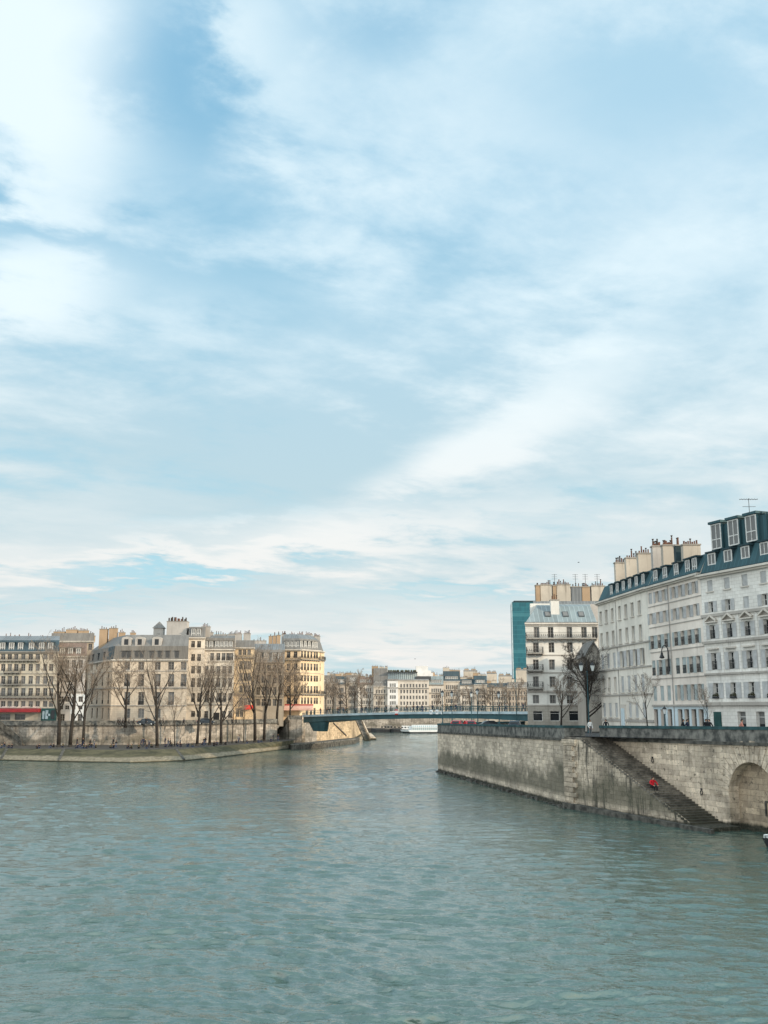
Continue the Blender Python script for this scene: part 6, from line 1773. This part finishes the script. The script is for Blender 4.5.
# little moored boat whose bow noses in at the lower edge of the wall
Yb2 = 77.0; xb = xat(757.5, 840, Yb2)
xb += .35
mo = thing('moored_boat', 'bow of a small black boat with a white rail moored by the blind arch', 'boat', (xb + 3, Yb2, 0))
mb = MB(); P0 = [(xb + .5, Yb2), (xb + 2.0, Yb2 - .75), (xb + 7.5, Yb2 - .9), (xb + 7.5, Yb2 + .9), (xb + 2.0, Yb2 + .75)]; P1_ = [(xb, Yb2), (xb + 1.9, Yb2 - 1.0), (xb + 7.6, Yb2 - 1.1), (xb + 7.6, Yb2 + 1.1), (xb + 1.9, Yb2 + 1.0)]
zt_ = [.72, .62, .55, .55, .62]
for i in range(5): j = (i + 1) % 5; mb.poly([(*P0[i], -.4), (*P0[j], -.4), (*P1_[j], zt_[j]), (*P1_[i], zt_[i])])
mb.poly([(*P1_[i], zt_[i] - .03) for i in range(5)]); mb.build('hull', M['hull_dark'], mo)
mb = MB(); R_ = [(P1_[0][0] + .15, Yb2, .92), (P1_[1][0], P1_[1][1] + .1, .95), (P1_[2][0], P1_[2][1] + .1, .9)]
R2_ = [R_[0], (P1_[4][0], P1_[4][1] - .1, .95), (P1_[3][0], P1_[3][1] - .1, .9)]
for rr in (R_, R2_): mb.tube(rr, [.04] * 3, 6)
for p in R_ + R2_[1:]: mb.bar((p[0], p[1], .5), p, .05, .05)
mb.box((P1_[0][0] + .8, Yb2, .71), (.9, .5, .10)); mb.build('bow_rail', M['hull_white'], mo)
mb = MB(); mb.box((xb + 6, Yb2, .5), (2.0, 1.5, .5)); mb.build('cabin', M['hull_dark'], mo)
# two gulls
for x, y, Y, lab in ((415, 659, 240, 'small dark gull flying above the glass topped far bank block'), (578.5, 562.5, 190, 'small dark gull flying over the chimney stacks left of the cream house')):
    c = Vector((xat(x, y, Y), Y, zat(y, Y))); b = thing('gull', lab, 'bird', c)
    mb = MB(); mb.tube([c + Vector((-.2, 0, 0)), c + Vector((-.1, 0, .02)), c + Vector((.06, 0, .02)), c + Vector((.17, 0, .03)), c + Vector((.23, 0, .02))], [.01, .05, .055, .035, .01], 7)
    for s in (-1, 1):
        A_ = [(-.06, 0, .03), (.07, 0, .03), (.08, s * .22, .11), (-.03, s * .22, .11)]; B_ = [(-.03, s * .22, .11), (.08, s * .22, .11), (.0, s * .52, .05)]
        for P in (A_, B_): mb.poly([c + Vector(p) for p in P]); mb.poly([c + Vector((p[0], p[1], p[2] - .012)) for p in reversed(P)])
    mb.build('body', M['frame_dark'], b)
# ------------------------------------------------------------------ the river
def water():
    na, nr = 860, 1400
    th = np.concatenate([np.linspace(R(-64), R(-27), 110)[:-1], np.linspace(R(-27), R(27), 640), np.linspace(R(27), R(64), 112)[1:]])
    rr = 10.0 * np.exp(np.linspace(0, math.log(900 / 10.0), nr))
    A, Q = np.meshgrid(th, rr)
    X = Q * np.sin(A); Y = Q * np.cos(A)
    Z = np.zeros_like(X)
    rng = np.random.default_rng(4)
    cell = np.maximum(Q * np.gradient(th)[None, :], Q * math.log(90.0) / nr)
    # slow patches of rougher and calmer water
    gust = 1 + .62 * np.sin(X * .05 + 1.3 * np.sin(Y * .021) + .6) * np.sin(Y * .043 + 1.1 * np.sin(X * .033))
    wx = X + .9 * np.sin(Y * .23 + .4) + .5 * np.sin(X * .31 + Y * .17); wy = Y + .9 * np.sin(X * .27 + 1.0) + .5 * np.sin(Y * .37 - X * .11)
    for i in range(110):
        lam = .30 * (6.0 / .30) ** ((i + rng.random()) / 110)
        k = 2 * math.pi / lam
        d = R(78) + rng.normal(0, .40)                # mostly rolling towards the photographer
        a = .0038 * lam ** .80 * (1.0 if lam < 1.8 else (1.8 / lam) ** 1.1)
        ph = rng.random() * 2 * math.pi
        fade = np.clip((lam / cell - 2.2) / 2.0, 0, 1)
        s = np.sin(k * (math.cos(d) * wx + math.sin(d) * wy) + ph)
        Z += a * fade * gust * s
    Y = Y - 1.3 * Z * np.clip(1.6 - Q / 160, 0, 1)      # crests lean: steep short fronts, long gentle backs
    co = np.stack([X, Y, Z], -1).reshape(-1, 3).astype(np.float32)
    idx = np.arange(na * nr).reshape(nr, na)
    f = np.stack([idx[:-1, :-1], idx[:-1, 1:], idx[1:, 1:], idx[1:, :-1]], -1).reshape(-1, 4)
    me = bpy.data.meshes.new('water')
    me.vertices.add(len(co)); me.vertices.foreach_set('co', co.ravel())
    me.loops.add(f.size); me.loops.foreach_set('vertex_index', f.ravel().astype(np.int32))
    me.polygons.add(len(f)); me.polygons.foreach_set('loop_start', np.arange(0, f.size, 4, dtype=np.int32)); me.polygons.foreach_set('loop_total', np.full(len(f), 4, dtype=np.int32))
    me.polygons.foreach_set('use_smooth', np.ones(len(f), dtype=bool))
    me.update(); me.validate()
    def wm(n, b):
        p = n.pos()
        q = n.vm('MULTIPLY', p, (.62, 1.0, 1.0))
        def skew(sc_, det, k, w):     # ripples that lean towards the viewer's side: short dark fronts, long bright backs
            h0 = n.noise(q, sc_, 1, .5, w=w)
            q2 = n.vm('ADD', q, n.comb(0, n.m('MULTIPLY', n.m('SUBTRACT', h0, .5), k), 0))
            return n.noise(q2, sc_, det, .55, w=w)
        b1_ = skew(1.9, 3, .75, 1.0); b2_ = n.noise(q, 6.5, 2, .6, dist=.3); b3_ = skew(.8, 3, 1.5, 4.0); b4_ = n.noise(q, .20, 2, .55)
        calm = n.ramp(n.noise(n.vm('MULTIPLY', p, (1, .5, 1)), .045, 3, .6), .36, .62, .55, 1.25)     # wind lanes
        h = n.m('ADD', n.m('MULTIPLY', b1_, .140), n.m('MULTIPLY', b2_, .030)); h = n.m('ADD', h, n.m('MULTIPLY', b3_, .125)); h = n.m('ADD', n.m('MULTIPLY', h, calm), n.m('MULTIPLY', b4_, .08))
        bp = n.new('ShaderNodeBump'); bp.inputs['Strength'].default_value = 1.0; bp.inputs['Distance'].default_value = 1.0
        n.put(bp.inputs['Height'], h); n.nt.links.new(bp.outputs[0], b.inputs['Normal'])
        big = n.noise(p, .03, 3, .5)
        n.put(b.inputs['Base Color'], n.mix(n.ramp(big, .35, .65), (.044, .084, .070), (.056, .098, .084)))
        b.inputs['IOR'].default_value = 1.95
    m_ = mat('river_water', (.05, .1, .09), .06, 0, wm, .5)
    me.materials.append(m_)
    tag(link('water', me), kind='structure')
water()

# ------------------------------------------------------------------ sky
SUN_AZ = R(SUNAZ)      # measured from +X towards -Y : low in the west, over the right shoulder
SUN_EL = R(SUNEL)
sd = Vector((math.cos(SUN_AZ) * math.cos(SUN_EL), -math.sin(SUN_AZ) * math.cos(SUN_EL), math.sin(SUN_EL)))
sl_ = bpy.data.lights.new('sun', 'SUN'); so = bpy.data.objects.new('sun', sl_); COL.objects.link(so)
sl_.energy = SUNP; sl_.angle = R(1.0); sl_.color = (1.0, .80, .58)
so.rotation_euler = sd.to_track_quat('Z', 'Y').to_euler(); so.location = (60, -40, 60)
w = bpy.data.worlds.new('World'); SC.world = w; w.use_nodes = True
nt = w.node_tree; nt.nodes.clear(); n = N(nt)
out = n.new('ShaderNodeOutputWorld'); bg = n.new('ShaderNodeBackground'); nt.links.new(bg.outputs[0], out.inputs[0])
sk = n.new('ShaderNodeTexSky'); sk.sky_type = 'NISHITA'; sk.sun_disc = False
sk.sun_elevation = SUN_EL; sk.sun_rotation = math.atan2(sd.x, sd.y); sk.air_density = 1.0; sk.dust_density = 1.0; sk.ozone_density = 2.0
tc_ = n.new('ShaderNodeTexCoord'); D = n.vm('NORMALIZE', tc_.outputs['Generated']); dx, dy, dz = n.xyz(D)
zc_ = n.m('MAXIMUM', dz, 0.0)
# cloud sheet overhead, seen in perspective
k_ = n.m('DIVIDE', 1.0, n.m('ADD', zc_, .10))
U, Vv = n.m('MULTIPLY', dx, k_), n.m('MULTIPLY', dy, k_)
ca, sa = math.cos(R(CLROT)), math.sin(R(CLROT))
Ua = n.m('ADD', n.m('MULTIPLY', U, ca), n.m('MULTIPLY', Vv, sa)); Va = n.m('SUBTRACT', n.m('MULTIPLY', Vv, ca), n.m('MULTIPLY', U, sa))
P_ = n.comb(n.m('MULTIPLY', Ua, .75), n.m('MULTIPLY', Va, 1.2), 0)
f1 = n.noise(P_, 1.25, 5, .56, w=CLSEED, dist=.25)
f2 = n.noise(n.comb(n.m('MULTIPLY', Ua, .9), n.m('MULTIPLY', Va, 1.3), 3.0), 2.6, 7, .58, w=CLSEED + 5, dist=.3)
f3 = n.noise(P_, .7, 2, .5, w=CLSEED + 9)
el0 = n.m('MULTIPLY', n.m('ARCSINE', dz), 57.2958)
f4 = n.noise(n.comb(n.m('MULTIPLY', Ua, 1.0), n.m('MULTIPLY', Va, 1.15), 7.0), 5.0, 7, .6, w=CLSEED + 3, dist=.15)
f4 = n.m('ADD', n.m('MULTIPLY', n.m('SUBTRACT', f4, .5), n.ramp(el0, 4, 20, .25, 1.0)), .5)
# fixed cloud banks, in azimuth and elevation (degrees)
az = n.m('MULTIPLY', n.m('ARCTAN2', dx, dy), 57.2958); el = n.m('MULTIPLY', n.m('ARCSINE', dz), 57.2958)
wob = n.m('ADD', n.m('MULTIPLY', n.m('SUBTRACT', f1, .5), 13.0), n.m('MULTIPLY', n.m('SUBTRACT', f2, .5), 14.0))
wob = n.m('ADD', wob, n.m('MULTIPLY', n.m('SUBTRACT', f4, .5), 10.0))
def px2ae(x, y):
    v = (512 - y) / F; d = Vector(((x - 384) / F, CT - v * ST, v * CT + ST)).normalized()
    return math.degrees(math.atan2(d.x, d.y)), math.degrees(math.asin(d.z))
def bank(x, y, rx, ry, ang, wgt):
    a0_, e0__ = px2ae(x, y); c_, s_ = math.cos(R(ang)), math.sin(R(ang))
    da = n.m('SUBTRACT', n.m('ADD', az, wob), a0_); de = n.m('SUBTRACT', n.m('ADD', el, n.m('MULTIPLY', wob, .6)), e0__)
    p_ = n.m('ADD', n.m('MULTIPLY', da, c_), n.m('MULTIPLY', de, s_)); q_ = n.m('SUBTRACT', n.m('MULTIPLY', de, c_), n.m('MULTIPLY', da, s_))
    rx, ry = rx * .0570, ry * .0570
    r2 = n.m('ADD', n.m('POWER', n.m('DIVIDE', p_, rx), 2.0), n.m('POWER', n.m('DIVIDE', q_, ry), 2.0))
    return n.m('MULTIPLY', n.m('EXPONENT', n.m('MULTIPLY', r2, -1.0)), wgt)
def total(lst):
    s_ = None
    for b_ in lst:
        v_ = bank(*b_); s_ = v_ if s_ is None else n.m('ADD', s_, v_)
    return s_
cover = total(BANKS); bright = total(BRIGHT)
f2 = n.m('ADD', n.m('MULTIPLY', n.m('SUBTRACT', f2, .5), n.ramp(el, 2, 12, .55, 1.0)), .5)
base = n.m('ADD', n.m('MULTIPLY', n.m('SUBTRACT', f1, .5), 1.7), n.m('MULTIPLY', n.m('SUBTRACT', f2, .5), 1.35))
base = n.m('ADD', base, n.m('MULTIPLY', n.m('SUBTRACT', f4, .5), .75))
lowv = n.ramp(el, 20, 6, 0, .25)
veil = n.m('ADD', n.m('ADD', n.m('ADD', base, cover), lowv), VEIL)
mask = n.ramp(veil, -.28, .58)
br_ = n.m('ADD', n.m('ADD', n.m('MULTIPLY', n.m('SUBTRACT', f2, .5), 2.0), n.m('MULTIPLY', n.m('SUBTRACT', f3, .5), 1.0)), bright)
br_ = n.m('ADD', br_, n.m('MULTIPLY', n.m('SUBTRACT', f4, .5), 1.3))
br_ = n.ramp(br_, -.55, .95)
cl_hi = n.mix(n.ramp(el, 24, 2), (.74, .86, .91), (.81, .79, .755))
cl_lo = n.mix(n.ramp(el, 30, 4), (.385, .60, .745), (.48, .62, .665))
cloud = n.mix(br_, cl_lo, cl_hi)
blue = n.mix(n.ramp(el, 40, 5), (.26, .545, .76), (.395, .67, .755))
# the clear blue keeps the sky model's own gradient, lifted by thin high haze
skyc = n.vm('SCALE', sk.outputs[0], scale=SKYK)
blue = n.mix(.75, skyc, blue)
col = n.mix(mask, blue, cloud)
# brighter, whiter sky round the low sun and high overhead, outside the picture
dot = n.vm('DOT_PRODUCT', D, tuple(sd))
glow = n.m('ADD', n.m('MULTIPLY', n.ramp(dot, -.35, 1.0), GLOW), n.m('MULTIPLY', n.ramp(dy, .55, -.5), BACKG))
glow = n.m('MULTIPLY', glow, n.ramp(dy, .72, .25))
col = n.vm('SCALE', col, scale=n.m('ADD', 1.0, glow))
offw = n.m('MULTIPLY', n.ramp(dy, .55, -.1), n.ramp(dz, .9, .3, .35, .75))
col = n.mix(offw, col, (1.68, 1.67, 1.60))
warm = n.mix(n.ramp(dot, .3, 1.0, 0, .6), (1, 1, 1), (1.0, .87, .70))
col = n.mul(col, warm)
col = n.mix(n.ramp(dz, .0, -.06), col, (.20, .22, .21))
col = n.vm('SCALE', col, scale=1.0 / SKYS)      # cloud and sky radiances against the sky model's strength
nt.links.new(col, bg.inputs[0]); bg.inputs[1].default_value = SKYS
SC.view_settings.view_transform = 'Standard'; SC.view_settings.look = 'None'; SC.view_settings.exposure = EXPO; SC.view_settings.gamma = 1
SC.render.film_transparent = False
SC.cycles.max_bounces = 6
SC.cycles.sample_clamp_indirect = 3.0
